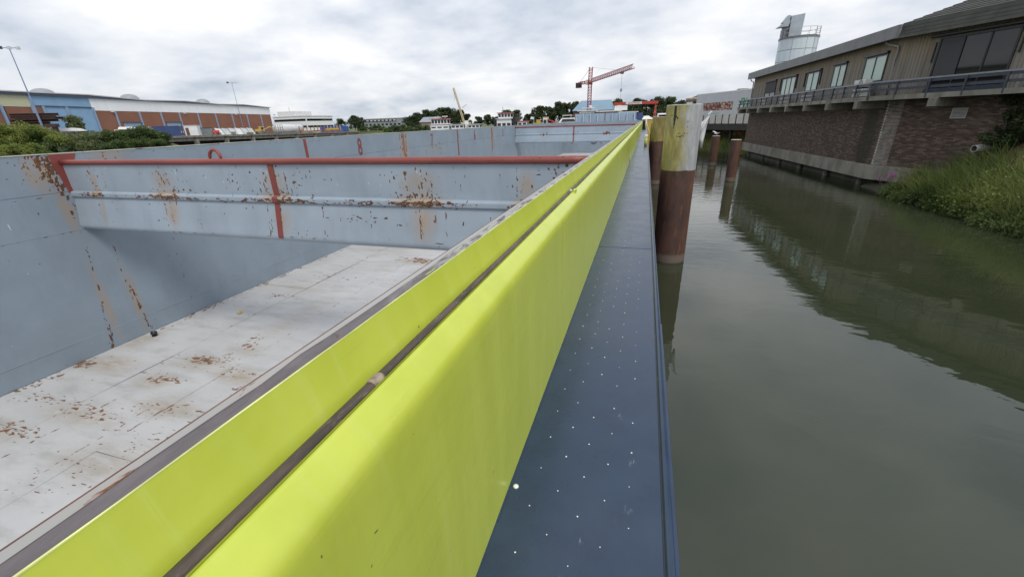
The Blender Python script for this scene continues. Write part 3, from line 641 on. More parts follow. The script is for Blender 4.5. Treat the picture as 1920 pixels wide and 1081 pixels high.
def pile(label, x, y, r, ztop, zsplit, lean, yel=(.36, .33, .085), grey=False, name='mooring_pile', cap=None, group='round mooring piles in the water'):
    t = thing(name, label, 'pile', (x, y, -6.5), group)
    k = (ztop+3.8)
    bot = Vector((x-lean*(-2.7)/k, y, -6.5)); top = Vector((x+lean, y, ztop))
    MB().tube([bot, top], r, 28).build('pile_shaft', m_pile('pile_steel', ZA(zsplit), 0., yel, grey), t, smooth=False).data.shade_smooth() if False else None
    o = MB().tube([bot, bot.lerp(top, .3), bot.lerp(top, .6), top], r, 28, False).build('pile_shaft', m_pile('pile_steel', ZA(zsplit), 0., yel, grey), t, smooth=True)
    MB().tube([(top.x, top.y, ztop-.03), (top.x, top.y, ztop), (top.x, top.y, ztop+.012)], [r-.005, r-.004, r-.02], 28).build('pile_cap', cap or simple('pile_top', (.45, .44, .36), .8, .3, 5), t)
    return t, top
p1, p1top = pile('tall thick pile nearest the deck, yellow and grey over brown, with black cross mark', 1.0, 12.06, .43, .255, -1.29, -.10, (.38, .335, .115), True)
# the black dagger-like mark and scribbles, painted on the pile's curve
def on_pile(a, z, dr=.004):
    f = (z+3.8)/(.255+3.8); cx = 1.0-.10*f
    return (cx+(.43+dr)*math.sin(a), 12.06-(.43+dr)*math.cos(a), z)
def decal(pts, name='painted_mark'):
    mb = MB(); mb.add([on_pile(a, z) for a, z in pts], [tuple(range(len(pts)))]); return mb.build(name, MARK, p1)
def stroke(path, wd):
    for (a0, z0), (a1, z1) in zip(path[:-1], path[1:]):
        d = Vector(((a1-a0)*.43, z1-z0)).normalized(); nx, nz = -d.y*wd/2/.43, d.x*wd/2
        decal([(a0+nx, z0+nz), (a0-nx, z0-nz), (a1-nx, z1-nz), (a1+nx, z1+nz)])
stroke([(-.57, .24), (-.57, .05), (-.58, -.10)], .062); stroke([(-.58, -.10), (-.59, -.20)], .045); stroke([(-.59, -.20), (-.60, -.28)], .02)
stroke([(-.86, .02), (-.72, .035)], .016); stroke([(-.55, .02), (-.46, -.01), (-.38, -.06)], .03)
for a, z in ((-.32, -.40), (-.25, -.38), (-.40, -.46), (-.31, -.47), (-.26, -.47), (-.21, -.48), (-.17, -.46), (-.05, -.45), (.14, -.25), (.15, -.12), (.17, -.40), (.02, -.39)):
    stroke([(a, z), (a+random.uniform(.03, .07), z+random.uniform(-.015, .015))], random.uniform(.012, .022))
# torn white sheet hanging at the pile's back
ts = thing('torn_sheet', 'torn white plastic sheet hanging behind the thick yellow and grey pile', 'sheet', (1.45, 12.3, -.9))
L = [(1.27, .0), (1.30, -.14), (1.27, -.30), (1.24, -.48), (1.23, -.62), (1.26, -.58), (1.33, -.57), (1.38, -.66), (1.43, -.78)]
U = [(1.29, .02), (1.34, -.17), (1.40, -.14), (1.50, -.02), (1.56, .06), (1.54, -.06), (1.50, -.22), (1.48, -.45), (1.46, -.80)]
mb = MB(); vs = []
for k, ((a, b), (c, d)) in enumerate(zip(L, U)):
    w_ = .05*math.sin(k*1.7); vs += [(a, 12.33+w_, b), ((a+c)/2, 12.26-w_, (b+d)/2), (c, 12.36+w_, d)]
fs = []
for i in range(len(L)-1): fs += [(i*3, i*3+1, i*3+4, i*3+3), (i*3+1, i*3+2, i*3+5, i*3+4)]
o = mb.add(vs, fs).build('sheet', simple('dirty_white_plastic', (.62, .63, .64), .5, .15, 6, dirt=((.3, .27, .22), .6)), ts, smooth=True)
so2 = o.modifiers.new('thick', 'SOLIDIFY'); so2.thickness = .006
MB().tube([(1.5, 12.33, .02), (1.58, 12.33, .10)], .02, 6).build('sheet_cord', WHITE, ts)
pile('slightly thinner looking yellow topped pile half hidden behind the nearest pile', .95, 27.3, .40, .0, -1.32, -.20, (.27, .215, .065))
pile('short yellow pile furthest along the barge beyond the others', .9, 40, .36, -.45, -1.9, -.12, (.28, .27, .07))
BROWN = (.085, .05, .04)
pile('low brown pile standing clear in the water with pale rim', 5.1, 28.7, .29, -1.39, 3, .12, BROWN, False, 'low_pile')
pB, pBt = pile('low brown pile behind the torn sheet with a gull on it', 5.3, 38.2, .30, -1.54, 3, .14, BROWN, False, 'low_pile')
pile('thin dark pile close behind the thick yellow and grey pile', 3.25, 33., .22, -1.2, 3, .05, BROWN, False, 'low_pile')
# gull
gl = thing('gull', 'white gull resting on top of a low brown pile', 'bird', (5.45, 38.2, -1.53))
GW = simple('gull_white', (.75, .75, .73), .7, .05, 9); GG = simple('gull_grey', (.32, .34, .37), .7, .05, 9)
MB().tube([(5.62, 38.2, -1.33), (5.55, 38.2, -1.35), (5.45, 38.2, -1.36), (5.34, 38.2, -1.31), (5.28, 38.2, -1.24), (5.24, 38.2, -1.21), (5.17, 38.2, -1.21), (5.13, 38.2, -1.22)], [.015, .05, .085, .075, .045, .048, .035, .01], 10).build('body', GW, gl, smooth=True)
MB().tube([(5.68, 38.15, -1.31), (5.5, 38.12, -1.32), (5.36, 38.13, -1.32)], [.008, .04, .03], 6).build('wing', GG, gl, smooth=True)
for dy in (-.03, .03): MB().tube([(5.42, 38.2+dy, -1.53), (5.43, 38.2+dy, -1.42)], .008, 5).build('leg', BLACK, gl)

# ------------------------------------------------------------------ waterside building
Cn, Ff = Vector((11.45, 27.)), Vector((9.75, 49.5)); u2 = Vector((.5, -.8660254)); Ee = Cn+u2*12
u1 = (Ff-Cn).normalized(); L1 = (Ff-Cn).length; nL = Vector((-u1.y, u1.x)); nN = Vector((u2.y, -u2.x))
if nL.x > 0: nL = -nL
if nN.x > 0: nN = -nN
FL = lambda s, d: tuple(Cn+u1*s+nL*d); FN = lambda s, d: tuple(Cn+u2*s+nN*d)
line = [tuple(Ff), tuple(Cn), tuple(Ee)]
side = 1 if (MB().mitre(line, 0, 1, 0, 1, 1).v[3][0] < Ff.x) else -1
bld = thing('waterside_building', 'brick and timber clad building with balcony standing over the water', 'building', (14, 35, WATER))
def m_mortar():
    g = G('mortar'); p = g.pos(); return g.set(g.mix(g.noise(p, 6, 4), (.085, .078, .068), (.14, .13, .115)), .95)
def m_brick(name, island):
    g = G(name); p = g.pos(); r = g.isl() if island else g.rnd()
    col = g.ramp(r, [(0, (.060, .043, .036)), (.4, (.098, .066, .054)), (.75, (.135, .092, .074)), (1, (.18, .14, .115))])
    f = g.noise(g.map(p, (1, 1, .4)), 1.1, 5, .6); col = g.mix(g.mr(f, .5, .75, 0, .55), col, (.05, .045, .038))
    x, y, z = g.sep(p)
    # moss-dark stain under the corner corbel
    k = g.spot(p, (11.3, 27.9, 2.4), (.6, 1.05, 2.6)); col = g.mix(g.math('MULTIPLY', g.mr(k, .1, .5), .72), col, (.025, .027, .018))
    sub = g.n('ShaderNodeVectorMath', operation='SUBTRACT'); g.put(sub.inputs[0], p); sub.inputs[1].default_value = (11.45, 27., 0)
    dt = g.n('ShaderNodeVectorMath', operation='DOT_PRODUCT'); g.put(dt.inputs[0], sub.outputs[0]); dt.inputs[1].default_value = (.5, -.8660254, 0); s_ = dt.outputs['Value']
    eff = g.math('MULTIPLY', g.math('MULTIPLY', g.mr(s_, .0, .06), g.mr(s_, .84, .70)), g.mr(g.math('ADD', g.noise(g.map(p, (1, 1, .5)), 4, 5), g.math('MULTIPLY', z, -.07)), .12, .55))
    col = g.mix(g.math('MULTIPLY', eff, .36), col, (.40, .40, .37))
    return g.set(col, .9)
MORT = m_mortar(); BR_S, BR_O = m_brick('brick_joined', True), m_brick('brick', False)
WMORT = simple('white_stained_mortar', (.52, .52, .49), .9, .25, 5)
poly = [tuple(Cn), tuple(Ee), (26, 22), (22, 50.5), tuple(Ff)]
shell = MB(); ctr = Vector((15.5, 34))
def inset(p, d): v = Vector(p); return tuple(v+(ctr-v).normalized()*d)
bw = MB().prism([inset(q, .035) for q in poly], -3.0, .44).build('brick_wall', MORT, bld)
MB().fbox(FN, .06, .80, -.06, -.008, -2.63, .40).build('white_joints', WMORT, bw)
BW, BH, JX, JZ = .21, .05, .2225, .0625
bm_ = MB().box(-BW/2, BW/2, -.03, .03, -BH/2, BH/2); bo = bm_.build('b', BR_O, None, dz=0); bme = bo.data; bpy.data.objects.remove(bo)
cand = []; joined = MB()
for fr, Ls, ang, uu in ((FL, L1, math.atan2(u1.y, u1.x), u1), (FN, 9.5, math.atan2(u2.y, u2.x), u2)):
    for c in range(49):
        z = -2.62+JZ*c; s = .02+BW/2+(JX/2 if c % 2 else 0)
        while s < Ls-.1:
            P = fr(s, -.025+random.uniform(-.003, .004)); dist = (P[0]**2+P[1]**2)**.5
            vis = (fr is FN and s > 4.6 and z < -.6)
            cand.append((dist+(50 if vis else 0)+(6 if fr is FN and s > 3.2 else 0), P, z, ang, fr, s)); s += JX
cand.sort(key=lambda q: q[0])
for i, (dd, P, z, ang, fr, s) in enumerate(cand):
    if i < 300: inst(bme, 'brick', bw, (P[0], P[1], z), ang)
    else: joined.fbox(fr, s-BW/2, s+BW/2, -.055, -.025+.03+random.uniform(-.003, .003), z-BH/2, z+BH/2)
jo = joined.build('brick_courses', BR_S, bw); jo['kind'] = 'stuff'
# seams in the far brickwork, base band, piles under it
for s in (15.4, 17.8, 20.2): quick('expansion_joint', BLACK, bw, (0, 0, 0, 0, 0, 0)) if False else MB().fbox(FL, s-.03, s+.03, -.03, .012, -2.64, .42).build('expansion_joint', CONCD, bw)
MB().mitre(line, -.3, .16, -3.38, -2.66, side).build('concrete_band', CONC, bld, bevel=.03)
MB().prism([inset(q, .9) for q in poly], -6, -3.3).build('foundation', CONCD, bld)
for s in (1.0, 5., 9., 13., 17., 21.): MB().tube([(*FL(s, -.25), -6), (*FL(s, -.25), -3.37)], .16, 8).build('foundation_pile', CONCD, bld)
# slab, corbels, railing
MB().mitre(line, -.4, 1.15, .42, .62, side).build('balcony_slab', CONC, bld)
for s in (.15, 3.3, 6.4, 9.5, 12.6, 15.7, 18.8, 21.6): MB().fbox(FL, s, s+.34, -.05, 1.24, .06, .418).build('corbel', CONC, bld, bevel=.02)
for s in (2.6, 6.0, 9.4): MB().fbox(FN, s, s+.34, -.05, 1.24, .06, .418).build('corbel', CONC, bld, bevel=.02)
RAILM = simple('dark_blue_grey_rail', (.035, .045, .065), .45, .2, 5); ALU = simple('rail_top_metal', (.22, .23, .25), .35, .1, 5)
rail = MB().mitre(line, 1.06, 1.13, 1.20, 1.26, side).build('railing', ALU, bld)
MB().mitre(line, 1.07, 1.11, 1.08, 1.19, side).build('upper_rail', RAILM, rail)
MB().mitre(line, 1.07, 1.11, .82, .93, side).build('middle_rail', RAILM, rail)
for k in range(19): MB().fbox(FL, -.45+k*1.24, -.39+k*1.24, 1.10, 1.16, .45, 1.20).build('rail_post', RAILM, rail)
for k in range(1, 8): MB().fbox(FN, -.25+k*1.3, -.19+k*1.3, 1.10, 1.16, .45, 1.20).build('rail_post', RAILM, rail)
# timber storey
def m_board():
    g = G('grey_weathered_boards'); p = g.pos(); r = g.rnd()
    col = g.ramp(r, [(0, (.11, .097, .077)), (.5, (.168, .150, .124)), (1, (.245, .222, .19))])
    f = g.noise(g.map(p, (9, 9, .4)), 1.6, 6, .65); col = g.mix(g.mr(f, .35, .7, 0, .6), col, (.22, .205, .18))
    z = g.sep(p)[2]; col = g.mix(g.mr(g.math('ADD', z, g.math('MULTIPLY', g.noise(g.map(p, (2, 2, .2)), 2, 4), 1.6)), 6.4, 7.6, 0, .55), col, (.27, .205, .115))
    col = g.mix(g.mr(g.noise(g.map(p, (6, 6, .25)), 2.3, 5), .58, .72, 0, .7), col, (.075, .07, .062))
    g.bump(g.noise(g.map(p, (14, 14, 1)), 3, 4), .3, .01); return g.set(col, .85)
BOARD = m_board()
tw = MB().prism([inset(q, .03) for q in poly], .60, 3.3).build('timber_wall', CONCD, bld)
def board_mesh(wd, h):
    o = MB().box(-wd/2, wd/2, -.015, .015, 0, h).build('x', BOARD, None, dz=0); m = o.data; bpy.data.objects.remove(o); return m
bmh = board_mesh(.134, 2.56)
for k in range(int(L1/.145)): P = FL(.07+k*.145, random.uniform(.000, .006)); inst(bmh, 'cladding_board', tw, (P[0], P[1], .625), math.atan2(u1.y, u1.x))
for k in range(60): P = FN(.07+k*.145, random.uniform(.000, .006)); inst(bmh, 'cladding_board', tw, (P[0], P[1], .625), math.atan2(u2.y, u2.x))
# windows
FRM = simple('black_window_frame', (.015, .016, .018), .4, .2, 5)
def m_glass(name, c, rough=.05):
    g = G(name); return g.set(c, rough, 0., .6)
MINT = m_glass('mint_tinted_pane', (.36, .47, .41), .12); DGL = m_glass('dark_pane', (.012, .013, .014), .03); SCREEN = simple('roller_screen', (.05, .05, .055), .8, .15, 12, stretch=(1, 1, 8))
def window(fr, s0, s1, z0, z1, panes, mat, box=True, guides=False, over=.06):
    wn_ = MB()
    wn_.fbox(fr, s0, s1, .0, .07, z0, z0+.06).fbox(fr, s0, s1, .0, .07, z1-.06, z1).fbox(fr, s0, s0+.07, .0, .07, z0+.06, z1-.06).fbox(fr, s1-.07, s1, .0, .07, z0+.06, z1-.06)
    for k in range(1, panes):
        c = s0+(s1-s0)*k/panes; wn_.fbox(fr, c-.03, c+.03, .0, .068, z0+.06, z1-.06)
    wo_ = wn_.build('window', FRM, bld)
    for k in range(panes):
        a = s0+(s1-s0)*k/panes+.03; b = s0+(s1-s0)*(k+1)/panes-.03
        MB().fbox(fr, a, b, .022, .038, z0+.05, z1-.05).build('pane', mat if not isinstance(mat, list) else mat[k], wo_)
    if box: MB().fbox(fr, s0-over, s1+over, .0, .16, z1+.01, z1+.12).build('shutter_box', FRM, wo_, bevel=.02)
    if guides:
        for c in (s0-over, s1+over): MB().fbox(fr, c-.025, c+.025, .03, .10, z1-.85, z1).build('screen_guide', FRM, wo_)
    return wo_
window(FL, .95, 2.95, 1.36, 2.60, 2, MINT)
window(FL, 4.9, 6.45, 1.36, 2.58, 2, MINT)
window(FL, 8.35, 10.2, 1.34, 2.52, 2, MINT, True, True, .3)
window(FL, 12.2, 14.9, 1.3, 2.52, 3, MINT, True, True, .25)
w5 = window(FL, 16.2, 18.8, 1.3, 2.5, 2, DGL); MB().fbox(FL, 16.25, 18.75, .07, .082, 1.62, 2.5).build('roller_screen', SCREEN, w5)
wd_ = window(FN, 1.55, 4.28, .66, 2.86, 3, [DGL, DGL, DGL], False)
MB().fbox(FN, 1.66, 2.5, .07, .08, 1.25, 2.74).build('insect_screen', SCREEN, wd_)
MB().fbox(FN, 1.2, 4.55, .0, .2, 2.90, 3.0).build('shutter_box', FRM, wd_, bevel=.02)
MB().fbox(FN, 1.6, 4.3, .0, .12, 2.78, 2.855).build('shutter_box', FRM, wd_)
MB().fbox(FN, 1.5, 4.35, .0, .09, .63, .82).build('door_sill', RAILM, wd_)
for c in (1.45, 4.42): MB().fbox(FN, c-.02, c+.02, .04, .1, 1.9, 2.7).build('screen_guide', FRM, wd_)
# roof
FASC = simple('grey_roof_trim', (.155, .155, .16), .5, .12, 2); SHING = simple('dark_shingle', (.050, .052, .043), .85, .25, 2.2, objvar=.35, bump=.5)
fl_line = [tuple(Ff+u1*.5), tuple(Cn+nL*0)]
sg = 1 if (MB().mitre(fl_line, 0, 1, 0, 1, 1).v[3][0] < Ff.x) else -1
MB().mitre([tuple(Ff+u1*.5), tuple(Cn), tuple(Cn+u2*.02)], .40, .50, 3.12, 3.66, side).build('fascia', FASC, bld)
MB().mitre(line, -.5, .42, 3.14, 3.2, side).build('soffit', simple('soffit_boards', (.13, .11, .09), .8, .2, 4, stretch=(3, 3, 1)), bld)
MB().prism([tuple(Ff+nL*.45+u1*.5), tuple(Cn+nL*.47), (26, 24), (22, 51)], 3.4, 3.56).build('flat_roof', SHING, bld)
rf = MB().prism([inset(q, -.1) for q in poly], 3.2, 3.38).build('roof_deck', CONCD, bld)
A0 = Vector((*(Cn+nN*.5+u2*-.13), 3.08)); A1 = Vector((*(Cn+nN*.28+u2*-.07), 3.68)); hip = Vector((2.5, .9, .84))
U3 = Vector((u2.x, u2.y, 0))
for k in range(4):
    a = A0.lerp(A1, k/4); b = A0.lerp(A1, (k+1)/4+.03); o = Vector((*nN, 0))*.02
    MB().hexa([a, a+U3*13, a+U3*13+o, a+o, b, b+U3*13, b+U3*13+o*.5, b+o*.5]).build('shingle_course', SHING, rf)
NC = 16
for k in range(NC):
    a = A1+hip*(2.6*k/NC); b = A1+hip*(2.6*(k+1.1)/NC); up = Vector((0, 0, .035))
    MB().hexa([a, a+U3*13, b+U3*13, b, a+up, a+U3*13+up, b+U3*13+up*.1, b+up*.1]).build('shingle_course', SHING, rf)
MB().tube([(14.1, 27.2, 4.4), (14.1, 27.2, 5.2)], .14, 8).build('roof_vent', FRM, rf)
# downpipe, louvre, drain
DP = simple('grey_downpipe', (.26, .25, .22), .5, .15, 4)
MB().tube([(*FL(.75, .38), 3.12), (*FL(.75, .38), 3.02), (*FL(.55, .22), 2.9), (*FL(.2, .1), 2.8), (*FL(.12, .09), 2.65), (*FL(.12, .09), .62)], .042, 8).build('downpipe', DP, bld, smooth=True)
MB().tube([(*FL(L1-.1, .38), 3.14), (*FL(L1-.1, .32), 2.95), (*FL(L1-.15, .1), 2.85), (*FL(L1-.15, .08), .62)], .045, 8).build('downpipe', DP, bld, smooth=True)
lv = MB().fbox(FN, 2.86, 3.42, -.02, .035, -.45, -.42).fbox(FN, 2.86, 3.42, -.02, .035, -.06, -.03).fbox(FN, 2.86, 2.89, -.02, .035, -.42, -.06).fbox(FN, 3.39, 3.42, -.02, .035, -.42, -.06).build('louvre_vent', simple('pale_vent', (.4, .4, .4), .5, .1, 4), bld)
for k in range(7): MB().fbox(FN, 2.89, 3.39, -.01, .028, -.415+k*.052, -.385+k*.052).build('slat', bpy.data.materials['pale_vent'], lv)
dpn = thing('drain_pipe', 'short white plastic drain pipe poking out of the bank beside the brick wall', 'pipe', (13.6, 23., -1.7))
a, b = Vector((13.02, 22.62, -1.60)), Vector((14.3, 23.0, -1.46)); d = (b-a).normalized()
PVC = simple('white_pvc', (.66, .67, .66), .4, .06, 4, dirt=((.35, .33, .28), .5))
MB().tube([a, b], .135, 20, False).build('pipe_wall', PVC, dpn, smooth=True); MB().tube([a+d*.01, b], .12, 20, False).build('pipe_bore', simple('pipe_inside', (.10, .09, .08), .8), dpn, smooth=True)
mb = MB(); n = 20; r1 = MB().tube([a, a+d*.001], .135, n, False).v[:n]; r2 = MB().tube([a, a+d*.001], .12, n, False).v[:n]
mb.add(r1+r2, [(i, (i+1) % n, n+(i+1) % n, n+i) for i in range(n)]).build('pipe_rim', PVC, dpn)
# air conditioners on the balcony
ACW = simple('ac_casing', (.55, .55, .51), .5, .08, 3, dirt=((.3, .29, .25), .5))
def ac(label, fr, s, z, wd=.85, h=.42):
    P = fr(s, .55); t = thing('air_conditioner', label, 'air conditioner', (P[0], P[1], z), 'air conditioners on the balcony')
    MB().fbox(fr, s-wd/2, s+wd/2, .40, .72, z+.05, z+h).build('casing', ACW, t, bevel=.015)
    c = Vector((*fr(s-.12, .725), z+.05+(h-.05)/2)); e1 = Vector((*u1, 0)); 
    ringp = [c+e1*(.15*math.cos(q))+Vector((0, 0, .15*math.sin(q))) for q in np.linspace(0, 2*math.pi, 15)]
    MB().tube(ringp, .012, 5).build('fan_ring', FRM, t)
    for k in range(5): MB().fbox(fr, s-.27, s+.03, .722, .728, z+.11+k*.06, z+.125+k*.06).build('fan_grille', FRM, t)
    for q in (-.3, .3): MB().fbox(fr, s+q-.03, s+q+.03, .42, .70, z, z+.05).build('foot', FRM, t)
ac('upper of two white air conditioners stacked at the building corner', FL, 1.55, 1.06, 1.1)
ac('lower of two white air conditioners stacked at the building corner', FL, 1.5, .62, 1.1)
ac('white air conditioner on the balcony below the third window from the corner', FL, 8.3, .62)
ac('white air conditioner on the balcony below the fourth window from the corner', FL, 12.2, .62)
ac('white air conditioner on the balcony furthest from the building corner', FL, 17., .62)

# ------------------------------------------------------------------ right bank with reeds
def bank_x0(y): return 11.15+.05*math.sin(y*1.7)+(max(0, 19.5-y)*.10 if y > 5 else 1.45)
def bank_z(x, y):
    t = x-bank_x0(y); s = .55*min(t, 1.2)+.95*max(0, min(t-1.2, 2.6))+.05*max(0, t-3.8)
    return WATER-.12+s+.05*math.sin(x*3.1+y*2.2)+.04*math.sin(y*5.3)
def m_bank():
    g = G('dry_bank_soil'); p = g.pos(); f = g.noise(p, 3, 6, .65)
    col = g.mix(g.mr(f, .3, .7), (.16, .115, .06), (.30, .225, .115)); col = g.mix(g.mr(g.noise(p, .8, 4), .5, .65), col, (.10, .11, .04))
    x = g.sep(p)[2]; col = g.mix(g.mr(x, .8, .2), col, (.045, .042, .03)); g.bump(f, .7, .05); return g.set(col, .95)
mb = MB(); NX, NY = 46, 60; vs = []; fs = []
for j in range(NY+1):
    y = -40+67.2*j/NY if j < 18 else -20+47.2*((j-18)/(NY-18)); y = -40+(67.2)*(j/NY)
    for i in range(NX+1):
        x = bank_x0(y)-.4+(i/NX)**1.6*24; vs.append((x, y, bank_z(x, y)))
for j in range(NY):
    for i in range(NX): q = j*(NX+1)+i; fs.append((q, q+1, q+NX+2, q+NX+1))
rb = mb.add(vs, fs).build('bank', m_bank(), smooth=True); struct(rb, 'sloping earth bank right of the canal')
def blades(n, area, hmin, hmax, wd, bend, wind=(-.5, -.2)):
    Q = []
    for _ in range(n):
        x, y, z = area(); h = random.uniform(hmin, hmax); a = random.uniform(0, 6.283); k = random.uniform(.3, 1)*bend
        dx, dy = (math.cos(a)*.6+wind[0])*k, (math.sin(a)*.6+wind[1])*k; ww = wd*random.uniform(.6, 1.3); b = random.uniform(0, 6.283); wx, wy = math.cos(b)*ww/2, math.sin(b)*ww/2
        pr = None
        for t in (0, .35, .7, 1.):
            c = (x+dx*h*t*t, y+dy*h*t*t, z+ZC+h*(t-.25*k*t*t)); w2 = (1-t*.9)
            cur = ((c[0]-wx*w2, c[1]-wy*w2, c[2]), (c[0]+wx*w2, c[1]+wy*w2, c[2]))
            if pr: Q.append((pr[0], pr[1], cur[1], cur[0]))
            pr = cur
    return np.array(Q)
def stuff(name, V, mat, label, cat):
    o = bpy.data.objects.new(name, quads_mesh(name, V, mat)); C0.objects.link(o); ORG[o.name] = Vector((0, 0, 0)); return tag(o, label, cat, kind='stuff')
REED = m_leaf('reed_leaf', (.13, .18, .045), (.30, .34, .13), (.10, .15, .04), .35); DRY = m_leaf('dry_grass', (.34, .25, .11), (.24, .17, .07), (.28, .2, .09), .2)
HERB = m_leaf('herb_leaf', (.07, .115, .03), (.18, .22, .07), (.05, .08, .024), .3)
def a_reed():
    while True:
        y = random.uniform(12.5, 24.3); t = abs(random.gauss(1.25, .6)); x = bank_x0(y)+t
        if t > 2.5 or t < .25 or (y > 23.2 and x > 12.6): continue
        return x, y, bank_z(x, y)-.03
stuff('reeds', blades(6500, a_reed, .55, 1.35, .042, .9), REED, 'tall green reeds bending over the water on the right bank', 'reeds')
def a_dry():
    y = random.uniform(10, 23); x = bank_x0(y)+random.uniform(1.9, 5.5); return x, y, bank_z(x, y)-.02
stuff('dry_grass', blades(9000, a_dry, .12, .35, .02, .9, (0, 0)), DRY, 'straw coloured dry grass on the slope above the reeds', 'grass')
def cloud(cs, rs, n, ls, flat=.0):
    """leaf quads spread through balls"""
    wts = np.array([r[0]*r[1]*r[2] for r in rs])**.7; idx = rng.choice(len(cs), n, p=wts/wts.sum())
    d = rng.normal(size=(n, 3)); d /= np.linalg.norm(d, axis=1)[:, None]; rad = rng.random(n)**.38
    P = np.array(cs)[idx]+d*rad[:, None]*np.array(rs)[idx]
    a = rng.normal(size=(n, 3)); a /= np.linalg.norm(a, axis=1)[:, None]; b = np.cross(a, rng.normal(size=(n, 3))); b /= np.linalg.norm(b, axis=1)[:, None]
    s = ls*rng.uniform(.6, 1.4, (n, 1)); a *= s; b *= s*.55
    return np.stack([P-a, P-b*.9, P+a, P+b*.9], 1)
cs = []; rs = []
for k in range(120):
    y = random.uniform(12.5, 24.2); x = bank_x0(y)+abs(random.gauss(.2, .4)); cs.append((x, y, bank_z(x, y)+ZC+.18)); r = random.uniform(.18, .46); rs.append((r, r, r*.8))
stuff('waterside_herbs', cloud(cs, rs, 22000, .05), HERB, 'dark leafy herbs along the water edge below the reeds', 'plants')
cs = []; rs = []
for k in range(95):
    y = random.uniform(11, 20.8); x = bank_x0(y)+random.uniform(.05, 2.1); r = random.uniform(.2, .5); cs.append((x, y, bank_z(x, y)+ZC+r*.75)); rs.append((r, r, r*1.1))
stuff('bank_weeds', cloud(cs, rs, 22000, .05), m_leaf('weed_leaf', (.12, .17, .03), (.21, .25, .065), (.06, .095, .022)), 'bright green weeds on the bank at the right edge', 'plants')
Q = []
for k in range(70):
    y = random.uniform(13, 21); x = bank_x0(y)+random.uniform(.3, 2.4); z = bank_z(x, y)+ZC+random.uniform(.5, .95); a_ = random.uniform(0, 3.14); r = random.uniform(.018, .035); dx, dy = math.cos(a_)*r, math.sin(a_)*r
    Q.append(((x-dx, y-dy, z), (x+dy, y-dx, z+.015), (x+dx, y+dy, z), (x-dy, y+dx, z+.01))); Q.append(((x, y, z-r), (x+r, y, z), (x, y, z+r), (x-r, y, z)))
stuff('bank_blossoms', np.array(Q), simple('white_blossom', (.7, .68, .5), .8, .2, 2), 'small white and yellow blossoms among the bank weeds', 'flowers')
stuff('dry_stalks', blades(260, a_reed, .7, 1.3, .02, 1.1), DRY, 'broken dry brown stalks among the reeds', 'reeds')
FLW = simple('purple_flower', (.35, .12, .30), .7, .2, 9)
def spike(label, x, y, z, n, h):
    t = thing('flower_clump', label, 'flowers', (x, y, z), None)
    for i in range(n):
        a, b = random.gauss(0, .22), random.gauss(0, .22); hh = h*random.uniform(.7, 1.1)
        s = MB().tube([(x+a*.5, y+b*.5, z), (x+a, y+b, z+hh)], .008, 4).build('stem', bpy.data.materials['herb_leaf'], t)
        MB().tube([(x+a, y+b, z+hh*.75), (x+a, y+b, z+hh*.9), (x+a*1.02, y+b*1.02, z+hh*1.1)], [.012, .03, .008], 6).build('flower_spike', FLW, t)
spike('pink purple loosestrife flowers growing against the concrete band', 11.35, 24.5, bank_z(11.35, 24.5)+.1, 16, .8)
def shrub(name, label, loc, h, wr, mat, n=5000, ls=.06, group=None, nb=16, cat='shrub', stem=True):
    x, y, z = loc; t = thing(name, label, cat, loc, group); cs = []; rs = []
    for k in range(nb):
        a = random.uniform(0, 6.283); q = random.random()**.6; zz = random.uniform(.18, .9)*h; wk = wr*(1.05-abs(zz/h-.45)*.9)
        cs.append((math.cos(a)*q*wk*.75, math.sin(a)*q*wk*.75, zz)); r = random.uniform(.22, .4)*wr; rs.append((r, r, min(r*.8, h*.25)))
    o = bpy.data.objects.new('foliage', quads_mesh('foliage', cloud(cs, rs, n, ls), mat)); C0.objects.link(o); o.parent = t
    if stem:
        mb = MB()
        for k in range(6):
            c = cs[k % nb]; mb.tube([(x, y, z-.1), (x+c[0]*.4, y+c[1]*.4, z+c[2]*.5), (x+c[0], y+c[1], z+c[2])], [.03*h/2, .02*h/2, .008], 5)
        mb.build('stem', BARK, t)
    return t
BUSHM = m_leaf('bush_leaf', (.035, .055, .018), (.07, .095, .03), (.025, .04, .015), .2)
shrub('leafy_shrub', 'dark green shrub growing up against the brick wall at the right edge', (13.75, 22.35, bank_z(13.75, 22.35)), 2.9, .95, BUSHM, 2600, .07, 'shrubs by the brick wall', 20)
shrub('leafy_shrub', 'brighter green shrub at the right edge below the balcony', (14.6, 21.5, bank_z(14.6, 21.5)), 2.2, .75, m_leaf('bush_leaf_bright', (.06, .10, .02), (.12, .16, .04)), 5200, .07, 'shrubs by the brick wall', 16)
shrub('leafy_shrub', 'low shrub arching over the white drain pipe', (14.45, 21.9, bank_z(14.45, 21.9)+.1), .9, .7, m_leaf('bush_leaf_mid', (.04, .08, .02), (.09, .13, .03)), 3500, .06, 'shrubs by the brick wall', 10)
